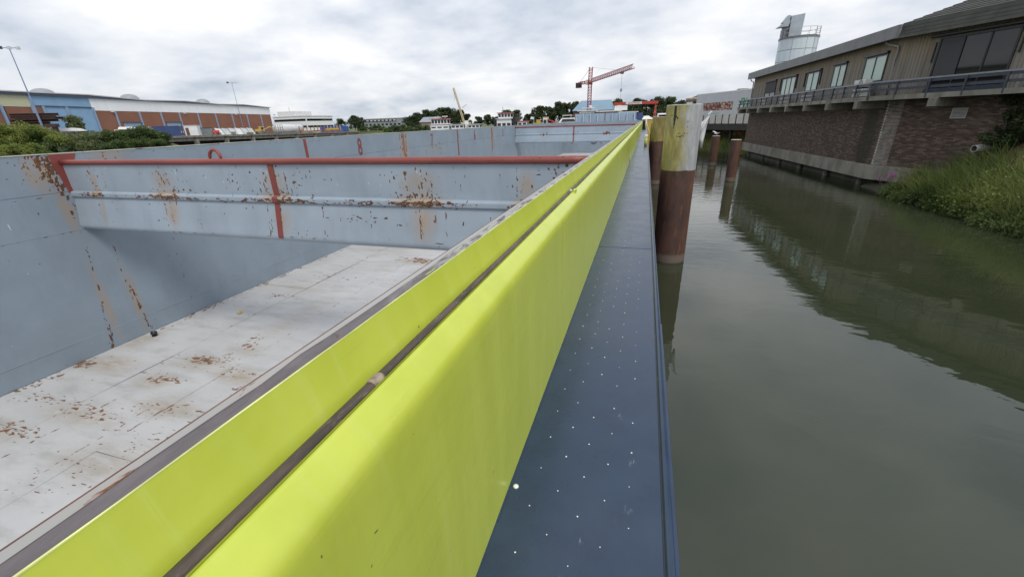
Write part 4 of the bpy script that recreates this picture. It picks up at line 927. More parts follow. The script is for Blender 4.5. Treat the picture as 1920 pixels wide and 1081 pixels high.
# ------------------------------------------------------------------ bridge, lorry and silo behind the building
def frame(x, y, dx, dy):
    u = Vector((dx, dy)).normalized(); n = Vector((u.y, -u.x)); o = Vector((x, y))
    return lambda s, d: tuple(o+u*s+n*d)          # d > 0 lies to the right of the direction
rl = MB().prism([(3.2, 74), (9, 66.5), (12.5, 62.2), (14.5, 60.5), (17, 56.5), (60, 56), (220, 40), (220, 195), (3.2, 195)], -6, -2.15).build('right_shore', GRASSG); struct(rl, 'land behind the bridge')
BF = frame(5.2, 70, .47, -.88)
br = thing('bridge', 'low bridge with pale parapet panels and dark girders beside the brick building', 'bridge', (10, 62, -3.8))
PANEL = simple('pale_parapet_panel', (.52, .50, .46), .8, .12, 2, dirt=((.30, .28, .24), .6), stretch=(2, 2, .4)); GIRD = simple('dark_girder', (.03, .025, .022), .7, .3, 2)
for k in range(17):
    MB().fbox(BF, -3+k*1.3+.04, -3+(k+1)*1.3-.04, -.06, .02, -1.02, -.02).build('parapet_panel', PANEL, br)
    MB().fbox(BF, -3+k*1.3-.05, -3+k*1.3+.05, -.10, .07, -1.1, .02).build('parapet_post', GIRD, br)
MB().fbox(BF, -3, 19.5, -7, -.12, -1.35, -1.05).build('bridge_deck', CONCD, br)
MB().fbox(BF, -3, 19.5, -.45, .05, -1.8, -1.12).build('girder', GIRD, br); MB().fbox(BF, -3, 19.5, -6.5, -6, -1.8, -1.36).build('girder', GIRD, br)
for s in (0.5, 3.6, 6.7, 9.8, 12.9): MB().fbox(BF, s, s+.25, -.8, -.5, -5, -1.8).build('bridge_column', GIRD, br)
RUSTW = steel('rusty_sheet_wall', (.34, .21, .07), .8, .52, 0., (), (1, 1, .6), 1.6, .3, .1)
rw = thing('retaining_wall', 'rusty orange retaining wall under the bridge', 'wall', (9, 68, -2.7))
for k in range(10): MB().fbox(BF, 1+k*1.3, 1+k*1.3+1.26, -2.4, -2.25, -3.0, -1.82).build('wall_panel', RUSTW, rw)
def a_fb():
    s = random.uniform(0, 15); d = random.uniform(-2.2, 1.2); P = BF(s, d); return P[0], P[1], -2.85-.32*(d+2.2)-.1
stuff('far_bank_grass', blades(5000, a_fb, .3, .9, .06, .6), m_leaf('bank_grass', (.16, .17, .05), (.26, .24, .09), (.10, .13, .04)), 'yellow green grass on the bank under the bridge', 'grass')
mb = MB()
for s in range(16):
    for a, b in ((-2.4, 1.6),): mb.add([(*BF(s, a), -2.75), (*BF(s+1, a), -2.75), (*BF(s+1, b), -4.2), (*BF(s, b), -4.2)], [(0, 1, 2, 3)])
struct(mb.build('far_bank', GRASSG), 'grassy slope under the bridge')
TF = frame(6.9, 72.2, .47, -.88)
lr = thing('lorry', 'pale grey lorry trailer with nut picture and green lettering on the bridge', 'lorry', (10, 66, -1.05))
TRS = simple('trailer_side', (.47, .49, .51), .4, .04, 1); TRR = simple('trailer_roof', (.55, .54, .52), .5, .05, 1)
MB().fbox(TF, 0, 13.6, -2.5, 0, -.05, 2.74).build('trailer_box', TRS, lr, bevel=.04)
MB().fbox(TF, -.02, 13.62, -2.45, .012, 2.66, 2.92).build('trailer_roof', TRR, lr, bevel=.08)
def m_nuts():
    g = G('nut_picture'); p = g.map(g.pos(), (1, 1, 1.3)); v = g.n('ShaderNodeTexVoronoi'); g.put(v.inputs['Vector'], p); v.inputs['Scale'].default_value = 3.2
    w_ = g.n('ShaderNodeTexVoronoi', feature='DISTANCE_TO_EDGE'); g.put(w_.inputs['Vector'], p); w_.inputs['Scale'].default_value = 3.2
    c = g.ramp(g.sep(v.outputs['Color'])[0], [(0, (.10, .025, .018)), (.45, (.2, .06, .04)), (.6, (.55, .42, .33)), (.8, (.28, .09, .06)), (1, (.62, .52, .44))])
    return g.set(g.mix(g.mr(w_.outputs['Distance'], .0, .05), (.05, .02, .02), c), .5)
MB().fbox(TF, .15, 8.1, .0, .006, .60, 1.62).build('nut_picture', m_nuts(), lr)
GREEN = simple('green_lettering', (.02, .26, .10), .5, .05, 1)
e1 = Vector((.47, -.88, 0)).normalized()
text_obj('Pla', 1.75, GREEN, lr, plane_M((*TF(10.1, .01), 1.25), e1, (0, 0, 1)), 'lettering', .006, .35)
for k in range(10): MB().fbox(TF, 3.2+k*.24, 3.34+k*.24, 0, .008, .18, .27).build('small_print', GREEN, lr)
CAB = simple('dark_cab', (.04, .045, .055), .35, .1, 1); LIGHTW = simple('cab_white', (.6, .6, .6), .4, .1, 1)
MB().fbox(TF, -3.2, -.7, -2.4, -.1, -.3, 2.2).build('cab', CAB, lr, bevel=.15)
MB().fbox(TF, -2.6, -.9, -.1, -.06, .9, 1.5).build('cab_window', DGL, lr); MB().fbox(TF, -2.5, -1.0, -.1, -.05, 1.55, 1.95).build('cab_stripe', LIGHTW, lr); MB().fbox(TF, -3.2, -.7, -2.3, -.2, 2.2, 2.55).build('air_deflector', simple('orange_stripe', (.5, .35, .2), .5, .3, 1), lr, bevel=.1)
for s in (-2.4, 1.6, 10.2, 11.4, 12.6):
    o = MB().tube([(*TF(s, -.35), -.55), (*TF(s, -.02), -.55)], .48, 18).build('wheel', BLACK, lr)
    MB().tube([(*TF(s, -.02), -.55), (*TF(s, .0), -.55)], .24, 12).build('rim', BRIGHTMETAL, o)
hall = thing('grey_hall', 'low grey hall behind the lorry with a dark cooling unit on its roof', 'building', (20, 98, -2.1))
MB().box(9.5, 34, 95, 110, -2.15, 3.55).build('wall', TRS, hall); MB().box(9.3, 34.2, 94.8, 110.2, 3.55, 3.75).build('roof', FASC, hall)
MB().box(16.6, 17.6, 96, 97, 3.75, 4.1).build('cooling_unit', FRM, hall); MB().box(16.3, 18.1, 95.8, 97.2, 4.1, 4.5).build('fan_hood', CAB, hall)
# silo
sx, sy, sr, st = 22.0, 85., 2.7, 10.9
si = thing('silo', 'pale blue panelled round silo with railing and slanted exhaust duct', 'silo', (sx, sy, -2.15))
SIP = simple('silo_panel', (.56, .63, .68), .35, .05, .5, objvar=.12)
NS = 9
for rI in range(8):
    z0, z1 = -2.1+rI*1.6+.02, -2.1+(rI+1)*1.6-.05
    for k in range(NS):
        a0, a1 = (k+.012)*2*math.pi/NS, (k+.988)*2*math.pi/NS; q = [a0+(a1-a0)*j/3 for j in range(4)]
        vs = [(sx+sr*math.cos(a), sy+sr*math.sin(a), z) for z in (z0, z1) for a in q]+[(sx+(sr-.06)*math.cos(a), sy+(sr-.06)*math.sin(a), z) for z in (z0, z1) for a in q]
        fs = [(j, j+1, j+5, j+4) for j in range(3)]+[(8, 12, 4, 0), (3, 7, 15, 11)]+[(4+j, 5+j, 13+j, 12+j) for j in range(3)]+[(j+8, j, j+1, j+9) for j in range(3)]
        MB().add(vs, fs).build('silo_panel', SIP, si)
MB().tube([(sx, sy, -2.15), (sx, sy, st-.2)], sr-.05, 28).build('silo_core', FASC, si, smooth=False)
MB().tube([(sx, sy, st-.25), (sx, sy, st), (sx, sy, st+.05)], [sr+.08, sr+.08, sr-.1], 28).build('silo_rim', FASC, si)
RL = simple('thin_rail', (.4, .42, .44), .5, .05, 1)
for z in (st+.55, st+1.1): MB().tube([(sx+sr*math.cos(a), sy+sr*math.sin(a), z) for a in np.linspace(0, 2*math.pi, 25)], .03, 5).build('rail', RL, si)
for k in range(14): a = k*2*math.pi/14; MB().tube([(sx+sr*math.cos(a), sy+sr*math.sin(a), st), (sx+sr*math.cos(a), sy+sr*math.sin(a), st+1.1)], .03, 5).build('rail_post', RL, si)
for d in (0, .45): MB().tube([(sx+1.6+d, sy-sr*.78-.1, -2.1), (sx+1.6+d, sy-sr*.78-.1, st+1.1)], .04, 5).build('ladder_rail', RL, si)
DUCT = simple('duct_metal', (.36, .40, .44), .35, .1, 1, metal=.4); DUCTD = simple('duct_dark', (.12, .13, .15), .4, .1, 1)
MB().hexa([(20.15, 83.7, st), (21.85, 83.7, st), (21.85, 85.2, st), (20.15, 85.2, st), (20.12, 83.7, 13.75), (21.9, 83.7, 13.95), (21.9, 85.2, 13.95), (20.12, 85.2, 13.75)]).build('duct', DUCT, si)
MB().box(19.3, 20.12, 84., 84.9, st, 13.1).build('duct_side', DUCTD, si)
for q, (xa_, za_) in enumerate(((18.45, 12.35), (19.0, 12.95))):
    pl = [(xa_, za_), (19.9, za_+.05), (20.1, za_+.75+.15*q), (19.65, za_+.95)]
    vs = [(x, y, z) for y in (83.75+.1*q, 85.1-.1*q) for x, z in pl]
    MB().add(vs, [(0, 1, 2, 3), (7, 6, 5, 4), (0, 3, 7, 4), (3, 2, 6, 7), (2, 1, 5, 6), (1, 0, 4, 5)]).build('duct_hood', DUCT, si)

# ------------------------------------------------------------------ left shore: quay, warehouse, yard clutter
zq = lambda y: -.33-1.6*(y-40)/135
qy = thing('quay', 'concrete quay deck on beams left of the barge', 'quay', (-119, 110, -3.8))
for k in range(9):
    y = 81.5+k*9.2
    MB().hexa([(-128, y, zq(y)-.5), (-118.2, y, zq(y)-.5), (-118.6, y+9.1, zq(y+9.1)-.5), (-128, y+9.1, zq(y+9.1)-.5), (-128, y, zq(y)), (-118.2, y, zq(y)), (-118.6, y+9.1, zq(y+9.1)), (-128, y+9.1, zq(y+9.1))]).build('quay_slab', CONC, qy)
    MB().hexa([(-119.2, y+.2, zq(y)-1.4), (-118.4, y+.2, zq(y)-1.4), (-118.8, y+8.9, zq(y+9)-1.4), (-119.4, y+8.9, zq(y+9)-1.4), (-119.2, y+.2, zq(y)-.5), (-118.4, y+.2, zq(y)-.5), (-118.8, y+8.9, zq(y+9)-.5), (-119.4, y+8.9, zq(y+9)-.5)]).build('quay_beam', CONCD, qy)
    MB().box(-119.5, -118.0, y-.3, y+.35, -4.5, zq(y)-.9).build('quay_pier', CONC, qy)
W0, W1 = Vector((-139, 60.)), Vector((-163.5, 163.)); WL = (W1-W0).length
WF = frame(W0.x, W0.y, *(W1-W0))       # d > 0 towards the water
wh = thing('warehouse', 'long warehouse with white upper band, brown panels, blue pillars and big blue doors', 'warehouse', (-150, 110, -1.2))
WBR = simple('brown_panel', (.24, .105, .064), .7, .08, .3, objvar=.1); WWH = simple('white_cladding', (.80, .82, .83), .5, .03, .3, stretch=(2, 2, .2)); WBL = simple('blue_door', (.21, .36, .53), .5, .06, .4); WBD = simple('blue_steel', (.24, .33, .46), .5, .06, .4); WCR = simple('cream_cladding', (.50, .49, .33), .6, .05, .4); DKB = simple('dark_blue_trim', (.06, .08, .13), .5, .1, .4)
gz = -2.2
MB().fbox(WF, -60, WL, -60, -.2, gz, 9.2).build('wall', FASC, wh)
MB().fbox(WF, -60, 10.5, -.2, 0, 6.7, 9.6).build('cream_band', WCR, wh)
MB().fbox(WF, 25.0, WL, -.2, 0, 6.25, 9.5).build('white_band', WWH, wh)
MB().fbox(WF, 10.5, 25., -.2, .05, 7.1, 9.55).build('blue_band', WBL, wh)
cols = [25.3, 31.3, 39., 46.7, 54.1, 62.3, 71., 80., 89.1, 98.3, WL]
for a, b in zip(cols[:-1], cols[1:]): MB().fbox(WF, a+.2, b-.2, -.2, -.05, gz, 6.2).build('brown_panel', WBR, wh)
for a, b in ((-60, -40), (-40, -25), (-25, -10), (-10, 4.), (4.8, 10.4), (11.2, 12.8)): MB().fbox(WF, a+.2, b-.1, -.2, -.05, gz, 6.6).build('brown_panel', WBR, wh)
for c in cols[:-1]+[4.4, 10.6, 13.0]: MB().fbox(WF, c-.22, c+.22, -.2, .18, gz, 6.25 if c > 25.4 else 7.0).build('pillar', WBD, wh)
for a, b in ((13.3, 18.1), (18.7, 25.0)):
    d = MB().fbox(WF, a, b, -.2, -.06, gz, 7.0).build('sliding_door', WBL, wh); MB().fbox(WF, a, b, -.08, .12, 6.85, 7.05).build('door_rail', DKB, d)
MB().fbox(WF, 18.1, 18.7, -.2, .15, gz, 7.0).build('door_post', WBD, wh)
for a, b in ((32.8, 38.4), (48., 53.6)):
    d = MB().fbox(WF, a, b, -.1, .02, gz, 3.1).build('dock_door', simple('dock_door', (.27, .36, .46), .5, .05, 1), wh); MB().fbox(WF, a-.2, b+.2, -.1, .3, 3.1, 3.35).build('lintel', DKB, d)
for s in range(26, 105, 26): MB().fbox(WF, s+4, s+4.6, 0, .5, 5.9, 6.4).build('wall_lamp', LIGHTW, wh)
rk = [(-60, 9.7), (10, 10.1), (25, 10.25), (42, 9.65), (58, 10.05), (74, 9.6), (88, 9.95), (WL+.5, 9.3)]
for (a, za), (b, zb) in zip(rk[:-1], rk[1:]):
    P = lambda s, d, z: (*WF(s, d), z)
    MB().hexa([P(a, -60, za-.25), P(a, .6, za-.25), P(b, .6, zb-.25), P(b, -60, zb-.25), P(a, -60, za), P(a, .6, za), P(b, .6, zb), P(b, -60, zb)]).build('roof', simple('white_roof_edge', (.62, .63, .63), .5, .05, .3), wh) if False else MB().hexa([P(a, -60, za-.25), P(a, .6, za-.25), P(b, .6, zb-.25), P(b, -60, zb-.25), P(a, -60, za), P(a, .6, za), P(b, .6, zb), P(b, -60, zb)]).build('roof', TRR, wh)
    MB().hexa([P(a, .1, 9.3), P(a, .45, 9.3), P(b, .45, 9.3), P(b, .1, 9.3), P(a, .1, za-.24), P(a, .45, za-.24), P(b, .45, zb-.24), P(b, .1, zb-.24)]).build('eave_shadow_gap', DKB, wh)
DOME = simple('skylight_dome', (.27, .28, .30), .4, .05, 1)
for s, r in ((24, 2.7), (49, 2.6), (80, 2.5)):
    c = WF(s-2, -9); pr = []
    MB().tube([(*c, 9.6), (*c, 10.6), (*c, 11.3), (*c, 11.7), (*c, 11.85)], [r, r*.93, r*.75, r*.45, .1], 18).build('roof_dome', DOME, wh, smooth=True)
LAMP = simple('lamp_steel', (.20, .25, .38), .5, .1, 1)
def lamp(label, x, y, z0, z1, w_, base=True, heads=3):
    t = thing('light_mast', label, 'light mast', (x, y, z0), 'tall light masts')
    MB().tube([(x, y, z0), (x, y, z0+(z1-z0)*.45), (x, y, z1)], [w_, w_*.8, w_*.5], 8).build('mast', LAMP, t)
    if base: MB().tube([(x, y, z0), (x, y, z0+(z1-z0)*.5)], w_*1.3, 8).build('mast_base', LAMP, t)
    MB().bar((x-1.1, y-.9, z1), (x+1.1, y+.9, z1), .12).build('cross_arm', LAMP, t)
    for k in range(heads):
        q = -1+2*k/(heads-1); MB().box(x+q*1.1-.3, x+q*1.1+.3, y+q*.9-.25, y+q*.9+.25, z1-.25, z1+.28).build('floodlight', LIGHTW if k else CAB, t)
    return t
lamp('tall blue light mast with three floodlights near the big blue doors', -130, 65., -1, 17.6, .16)
lamp('distant thin light mast above the white warehouse roof near its right end', -162+4, 142, -2, 17.6, .12, False)
lamp('short far light mast peeping over the warehouse roof left of centre', -210, 126, -2, 14.2, .15, False)
# rolled steel beams stacked on the yard edge
RB = simple('rust_brown_steel', (.055, .028, .022), .7, .3, 2)
FRs = frame(-135.2, 62.6, .75, .66)
for k, (s, z, l) in enumerate(((0, 3.2, 8.0), (.6, 3.85, 7.6), (.2, 4.4, 8.2), (1.2, 3.6, 8.2), (.4, 2.6, 6.))):
    P = FRs(s, (k % 2)*.9); t = thing('steel_beam', ('lowest', 'second', 'topmost', 'front', 'hidden lower')[k]+' rust brown steel beam in the stack on the left yard edge', 'steel beam', (P[0], P[1], z), 'stacked steel beams')
    d0 = (k % 2)*.9
    MB().fbox(FRs, s, s+l, d0-.4, d0+.4, z, z+.14).build('flange', RB, t); MB().fbox(FRs, s, s+l, d0-.35, d0+.35, z+.45, z+.55).build('flange', RB, t); MB().fbox(FRs, s, s+l, d0-.08, d0+.08, z+.1, z+.45).build('web', RB, t)
tr_ = thing('beam_trestle', 'dark trestle carrying the stacked steel beams', 'trestle', (*FRs(5, 0), -.8))
MB().fbox(FRs, 4, 7.6, -.6, 1.4, 2.0, 2.68).build('trestle_beam', RB, tr_); MB().fbox(FRs, 4.4, 4.9, -.4, 1.2, -.9, 2.0).build('leg', RB, tr_); MB().fbox(FRs, 6.8, 7.3, -.4, 1.2, -.9, 2.0).build('leg', RB, tr_)
# containers and yard things
CBL = simple('container_blue', (.045, .075, .19), .5, .1, 1); CBL2 = simple('container_bright_blue', (.03, .10, .33), .5, .1, 1)
def container(label, fr, l, wd, h, z, mat, marks=False, name='shipping_container'):
    P = fr(l/2, -wd/2); t = thing(name, label, 'container', (P[0], P[1], z), 'shipping containers on the quay')
    MB().fbox(fr, .06, l-.06, -wd+.06, -.06, z+.05, z+h-.05).build('box', mat, t)
    n = int(l/.28)
    for k in range(n): MB().fbox(fr, .1+k*(l-.2)/n, .1+(k+.5)*(l-.2)/n, -.06, -.01, z+.15, z+h-.12).build('side_rib', mat, t)
    for s in (0, l-.14):
        for d in (-wd, -.14): MB().fbox(fr, s, s+.14, d, d+.14, z, z+h).build('corner_post', mat, t)
    MB().fbox(fr, 0, l, -.1, 0, z+h-.12, z+h+.01).build('top_rail', mat, t); MB().fbox(fr, 0, l, -.1, 0, z, z+.14).build('bottom_rail', mat, t)
    for q in (0, 1):
        d = MB().fbox(fr, l-.06, l+.0, -wd+.15+q*(wd/2-.15), -wd/2-.02+q*(wd/2-.15)+.03, z+.15, z+h-.15).build('door', mat, t)
        for j in (.3, .8): MB().fbox(fr, l, l+.05, -wd+j+q*wd/2-.03, -wd+j+q*wd/2+.03, z+.2, z+h-.2).build('lock_bar', FASC, d)
    if marks:
        for q, m in ((.45, LIGHTW), (1.0, RED), (1.55, LIGHTW)): MB().fbox(fr, l+.052, l+.06, -wd+q, -wd+q+.4, z+.75, z+1.2).build('door_mark', m, t)
    return t
container('dark blue container with red and white door marks behind the shrubs', frame(-124.6, 84.4, .87, .5), 6.1, 2.44, 2.55, zq(86), CBL, True)
container('long bright blue container far right on the quay', frame(-138., 163, .6, .1), 12.2, 2.44, 2.6, -2.0, CBL2)
cab = thing('site_cabin', 'white site cabin beside the dark blue container', 'cabin', (-121.5, 92.6, zq(92)))
CFR = frame(-123.6, 92, .87, .5)
MB().fbox(CFR, 0, 3.2, -2.3, 0, zq(92), zq(92)+2.6).build('cabin_box', WHITE, cab, bevel=.05); MB().fbox(CFR, .3, 1.1, 0, .04, zq(92)+.1, zq(92)+2.1).build('door', simple('door_brown', (.18, .08, .06), .6), cab); MB().fbox(CFR, -.1, 3.3, -2.4, .1, zq(92)+2.6, zq(92)+2.72).build('roof', LIGHTW, cab)
GREYM = simple('grey_machine', (.16, .19, .20), .6, .2, .6); REDM = simple('red_tank_paint', (.45, .03, .025), .5, .1, 1); YELM = simple('machine_yellow', (.55, .36, .06), .5, .15, 1); PALE = simple('pale_steel', (.42, .45, .44), .5, .15, .5)
sk = thing('skip', 'dark grey open skip left of the red tank', 'skip', (-121, 96.5, zq(96)))
P = lambda fr, s, d, z: (*fr(s, d), z)
KF = frame(-121.9, 95.2, .6, .8)
MB().hexa([P(KF, .4, 0, zq(96)), P(KF, 2.6, 0, zq(96)), P(KF, 2.6, -1.8, zq(96)), P(KF, .4, -1.8, zq(96)), P(KF, 0, 0, zq(96)+1.9), P(KF, 3.0, 0, zq(96)+1.9), P(KF, 3.0, -1.8, zq(96)+1.9), P(KF, 0, -1.8, zq(96)+1.9)]).build('skip_body', GREYM, sk)
MB().fbox(KF, -.1, 3.1, -.05, .1, zq(96)+1.9, zq(96)+2.02).build('skip_rim', CAB, sk)
rt = thing('fuel_tank', 'small bright red fuel tank on the quay edge', 'tank', (-119.5, 97.8, zq(98)))
MB().tube([(-119.9, 97.6, zq(98)+.75), (-118.8, 98.3, zq(98)+.75)], .55, 12).build('tank', REDM, rt); MB().box(-119.9, -118.9, 97.7, 98.2, zq(98), zq(98)+.3).build('cradle', REDM, rt)
# panel rack, blocks, lattice frames
pr_ = thing('glass_panel_rack', 'row of pale grey leaning panels on the quay', 'panel rack', (-120.5, 103, zq(103)))
for k in range(6):
    y = 99.5+k*2.2; MB().hexa([(-120.6, y, zq(y)), (-120.5, y, zq(y)), (-120.5, y+2, zq(y)), (-120.6, y+2, zq(y)), (-121.8, y, zq(y)+1.9), (-121.7, y, zq(y)+1.9), (-121.7, y+2, zq(y)+1.7), (-121.8, y+2, zq(y)+1.7)]).build('panel', PALE if k % 3 else LIGHTW, pr_)
bk = ['nearest', 'second', 'third', 'fourth', 'fifth', 'sixth', 'seventh', 'furthest']
for k in range(8):
    y = 97+k*5.3+random.uniform(-.5, .5); h = random.uniform(.4, .9); o = MB().box(-119.4, -118.9+random.uniform(-.1, .2), y, y+random.uniform(1.2, 2.6), zq(y), zq(y)+h).build('concrete_block', CONC, None, bevel=.05)
    tag(o, bk[k]+' grey concrete block along the quay edge', 'block', 'blocks on the quay edge')
ym = thing('yellow_machine', 'small yellow digger standing on the quay', 'digger', (-121, 114.5, zq(114)))
z = zq(114)
for d in (-.7, .7): MB().box(-122.2, -119.6, 114.5+d-.25, 114.5+d+.25, z, z+.55).build('track', CAB, ym, bevel=.15)
MB().box(-122.2, -120.4, 113.9, 115.1, z+.6, z+1.4).build('engine_cover', YELM, ym, bevel=.1); MB().box(-120.4, -119.5, 113.9, 115.0, z+.6, z+2.2).build('cab', YELM, ym, bevel=.08); MB().box(-119.52, -119.46, 114.0, 114.9, z+1.2, z+2.0).build('cab_window', DGL, ym)
MB().bar((-119.5, 114.5, z+1.1), (-118.2, 116.5, z+2.1), .25).bar((-118.2, 116.5, z+2.1), (-117.6, 117.8, z+.9), .2).build('arm', YELM, ym)
for j, y in enumerate((117.5, 121.)):
    fr_ = thing('lattice_frame', ('nearer', 'further')[j]+' grey lattice steel frame standing on the quay', 'frame', (-120.5, y, zq(y)), 'lattice frames'); z = zq(y)
    for a in range(4):
        MB().bar((-120.5, y+a*1.0, z), (-120.5, y+a*1.0, z+2.7), .12).build('upright', FASC, fr_)
        MB().bar((-120.5, y, z+.2+a*.8), (-120.5, y+3, z+.2+a*.8), .09).build('rung', FASC, fr_)
tk = thing('white_tank', 'long white horizontal tank behind the lattice frames', 'tank', (-128, 134, zq(134)))
MB().tube([(-127, 127, .2), (-127, 127.6, .2), (-128.5, 141, .0), (-128.5, 141.6, .0)], [.9, 1.5, 1.5, .9], 18).build('tank_shell', LIGHTW, tk, smooth=True)
for y in (129, 134, 139): MB().box(-128.6, -126.4, y-.3, y+.3, zq(y)-.2, -.6).build('saddle', FASC, tk)
OR = steel('orange_rusty_pontoon', (.32, .14, .05), .8, .55, 0, (), (1, 1, 1), 1.2, .3, .1)
pn = thing('rusty_pontoon', 'orange rusty pontoon frame with upright posts near the quay end', 'pontoon', (-122, 145, zq(145)))
MB().box(-122.6, -120.8, 132, 156, zq(145)+.2, zq(145)+.75).build('pontoon_deck', OR, pn)
for k in range(13): y = 132.4+k*1.9; MB().bar((-121.2, y, zq(145)+.75), (-121.2, y, zq(145)+random.uniform(1.9, 2.6)), .22).build('post', OR if k < 8 else YELM, pn)
MB().box(-122.2, -121., 147.5, 154, zq(145)+.76, zq(145)+1.3).build('yellow_beams', YELM, pn)
cv = thing('cream_boat_cover', 'cream covered boat hull lying behind the shrubs in front of the brown wall', 'boat', (-133, 80, -.9))
VF = frame(-135., 81.5, .5, .86)
MB().hexa([P(VF, 0, .6, -.9), P(VF, 8.5, .6, -.9), P(VF, 8.5, -1.2, -.9), P(VF, 0, -1.2, -.9), P(VF, .3, .3, 1.2), P(VF, 8.0, .3, 1.0), P(VF, 8., -1, 1.0), P(VF, .3, -1, 1.2)]).build('hull', simple('cream_hull', (.56, .54, .42), .6, .12, .6), cv)
MB().hexa([P(VF, 1, .5, 1.25), P(VF, 8.3, .5, 1.1), P(VF, 8.3, -1, 1.1), P(VF, 1, -1, 1.25), P(VF, 1.4, .2, 1.85), P(VF, 7.8, .2, 1.65), P(VF, 7.8, -.8, 1.65), P(VF, 1.4, -.8, 1.85)]).build('cover', LIGHTW, cv)
wt = thing('white_tarpaulin', 'low white tarpaulin covered stack in front of the blue doors', 'tarpaulin', (-131, 71, -.7))
TFm = frame(-131.5, 66.3, .2, .98)
mb = MB(); vs = []
for i in range(10):
    s = i*.75; h = 1.75+.1*math.sin(i*1.3)-(.4 if i in (0, 9) else 0); vs += [P(TFm, s, .5, 1.0), P(TFm, s, .4, h-.15), P(TFm, s, -.3, h), P(TFm, s, -1.2, -.8)]
fs = [(i*4+k, i*4+k+1, i*4+k+5, i*4+k+4) for i in range(9) for k in range(3)]+[(0, 1, 2, 3), (39, 38, 37, 36)]
mb.add(vs, fs).build('cover', LIGHTW, wt, smooth=True)
# white office and grey buildings
def offices(label, x0, x1, y0, y1, z0, z1, bands, mat, nwin=0, name='office_building'):
    t = thing(name, label, 'building', ((x0+x1)/2, y0, z0)); MB().box(x0, x1, y0, y1, z0, z1).build('wall', mat, t)
    for a, b in bands:
        if nwin:
            for k in range(nwin):
                w_ = (x1-x0)/nwin; o = MB().box(x0+k*w_+.25*w_, x0+(k+1)*w_-.2*w_, y0-.08, y0, a, b).build('window', DGL, t)
        else: MB().box(x0+.5, x1-.3, y0-.08, y0, a, b).build('window_band', DGL, t); MB().box(x1, x1+.08, y0+.5, y1-.5, a, b).build('window_band', DGL, t)
    MB().box(x0-.2, x1+.2, y0-.2, y1+.2, z1, z1+.35).build('roof', LIGHTW, t)
    return t
o = offices('white office block with dark window bands right of the warehouse', -184.5, -164, 185, 205, -2.1, 5.6, [(3.5, 4.5), (.4, 1.3)], WHITE)
MB().box(-184, -173, 188, 200, 5.9, 8.3).build('roof_plant', LIGHTW, o); MB().bar((-176, 188, 8.3), (-176, 188, 10.3), .12).build('aerial', FASC, o)
GREYB = simple('grey_cladding', (.25, .27, .29), .6, .08, .4)
o = offices('long grey flat roofed building among trees', -162, -137, 230, 245, -2.1, 3.9, [(.3, 1.2)], GREYB, 9); MB().box(-162, -140, 229.6, 230, 2.5, 3.4).build('window_strip', DGL, o)
for k in range(8): MB().box(-160+k*2.6, -158.4+k*2.6, 229.5, 229.6, 2.6, 3.3).build('strip_pane', PALE, o)
sh = thing('grey_shed', 'grey shed with pitched roof left of the red roofed boat', 'shed', (-121, 235, -2.1))
MB().box(-126, -115.5, 232, 244, -2.1, 1.2).build('wall', simple('pink_brick', (.30, .2, .17), .8, .1, 1), sh)
MB().add([(-126.4, 231.6, 1.2), (-115.1, 231.6, 1.2), (-115.1, 238, 4.0), (-126.4, 238, 4.0), (-126.4, 244.4, 1.2), (-115.1, 244.4, 1.2)], [(0, 1, 2, 3), (3, 2, 5, 4), (0, 3, 4), (1, 5, 2)]).build('roof', GREYB, sh)
# ------------------------------------------------------------------ shrubs and trees
YB = m_leaf('yellow_bush_leaf', (.17, .22, .05), (.32, .35, .095), (.11, .155, .035), .35); GB = m_leaf('green_bush_leaf', (.08, .125, .035), (.14, .185, .06), (.05, .085, .025), .3); GR_ = m_leaf('pale_weed_leaf', (.14, .175, .07), (.21, .235, .11), (.09, .125, .05), .3)
NUM = ['first', 'second', 'third', 'fourth', 'fifth', 'sixth', 'seventh', 'eighth', 'ninth', 'tenth', 'eleventh']
spec = []
for i, r in enumerate((-2.38, -2.27, -2.16, -2.06, -1.97)): spec.append((r, 49+i*2.2, YB, (6.3, 6.5, 6.2, 5.5, 4.6)[i], 4.0, 'yellow green bush'))
for i, r in enumerate((-1.90, -1.83, -1.77, -1.71)): spec.append((r, 59+i*3, GR_, (4.0, 3.9, 4.1, 4.3)[i], 3.4, 'pale green scrub'))
for i, r in enumerate((-1.65, -1.60, -1.55, -1.50, -1.46)): spec.append((r, 68+i*2.6, GB, (4.6, 5.0, 5.2, 4.6, 3.6)[i], 3.4, 'dark green bush'))
ordw = ['first', 'second', 'third', 'fourth', 'fifth']; cnt = {}
for r, y, m, h, wr, nm in spec:
    k = cnt.get(nm, 0); cnt[nm] = k+1
    shrub('shore_bush', f'{nm}, {ordw[k]} from the left of its kind on the left shore', (r*y, y, -3.6), h, wr, m, 6000, .17, 'bushes along the left shore', 20, 'bush')
for i, r in enumerate((-2.33, -2.2, -2.08, -1.97, -1.86, -1.76, -1.66, -1.57, -1.49)):
    y = 46.5+i*3.3; shrub('shore_bush', f'{NUM[i]} low front row bush from the left below the warehouse', (r*y, y, -3.8), 2.6, 3.0, (YB, YB, YB, GR_, GR_, GR_, GB, GB, GB)[i], 3600, .15, 'low bushes along the left shore', 14, 'bush')
shrub('young_tree', 'small feathery young tree in front of the blue doors', (-1.83*72, 72, -.9), 5.6, 2.2, GR_, 3600, .2, None, 34, 'tree')
lb = MB().hexa([(-600, -60, -7), (-100, -60, -7), (-112, 90, -7), (-600, 90, -7), (-600, -60, -2), (-104, -60, -3.9), (-113, 84, -3.9), (-124, 84, -1.2)]).build('left_bank', GRASSG); struct(lb, 'overgrown left bank')
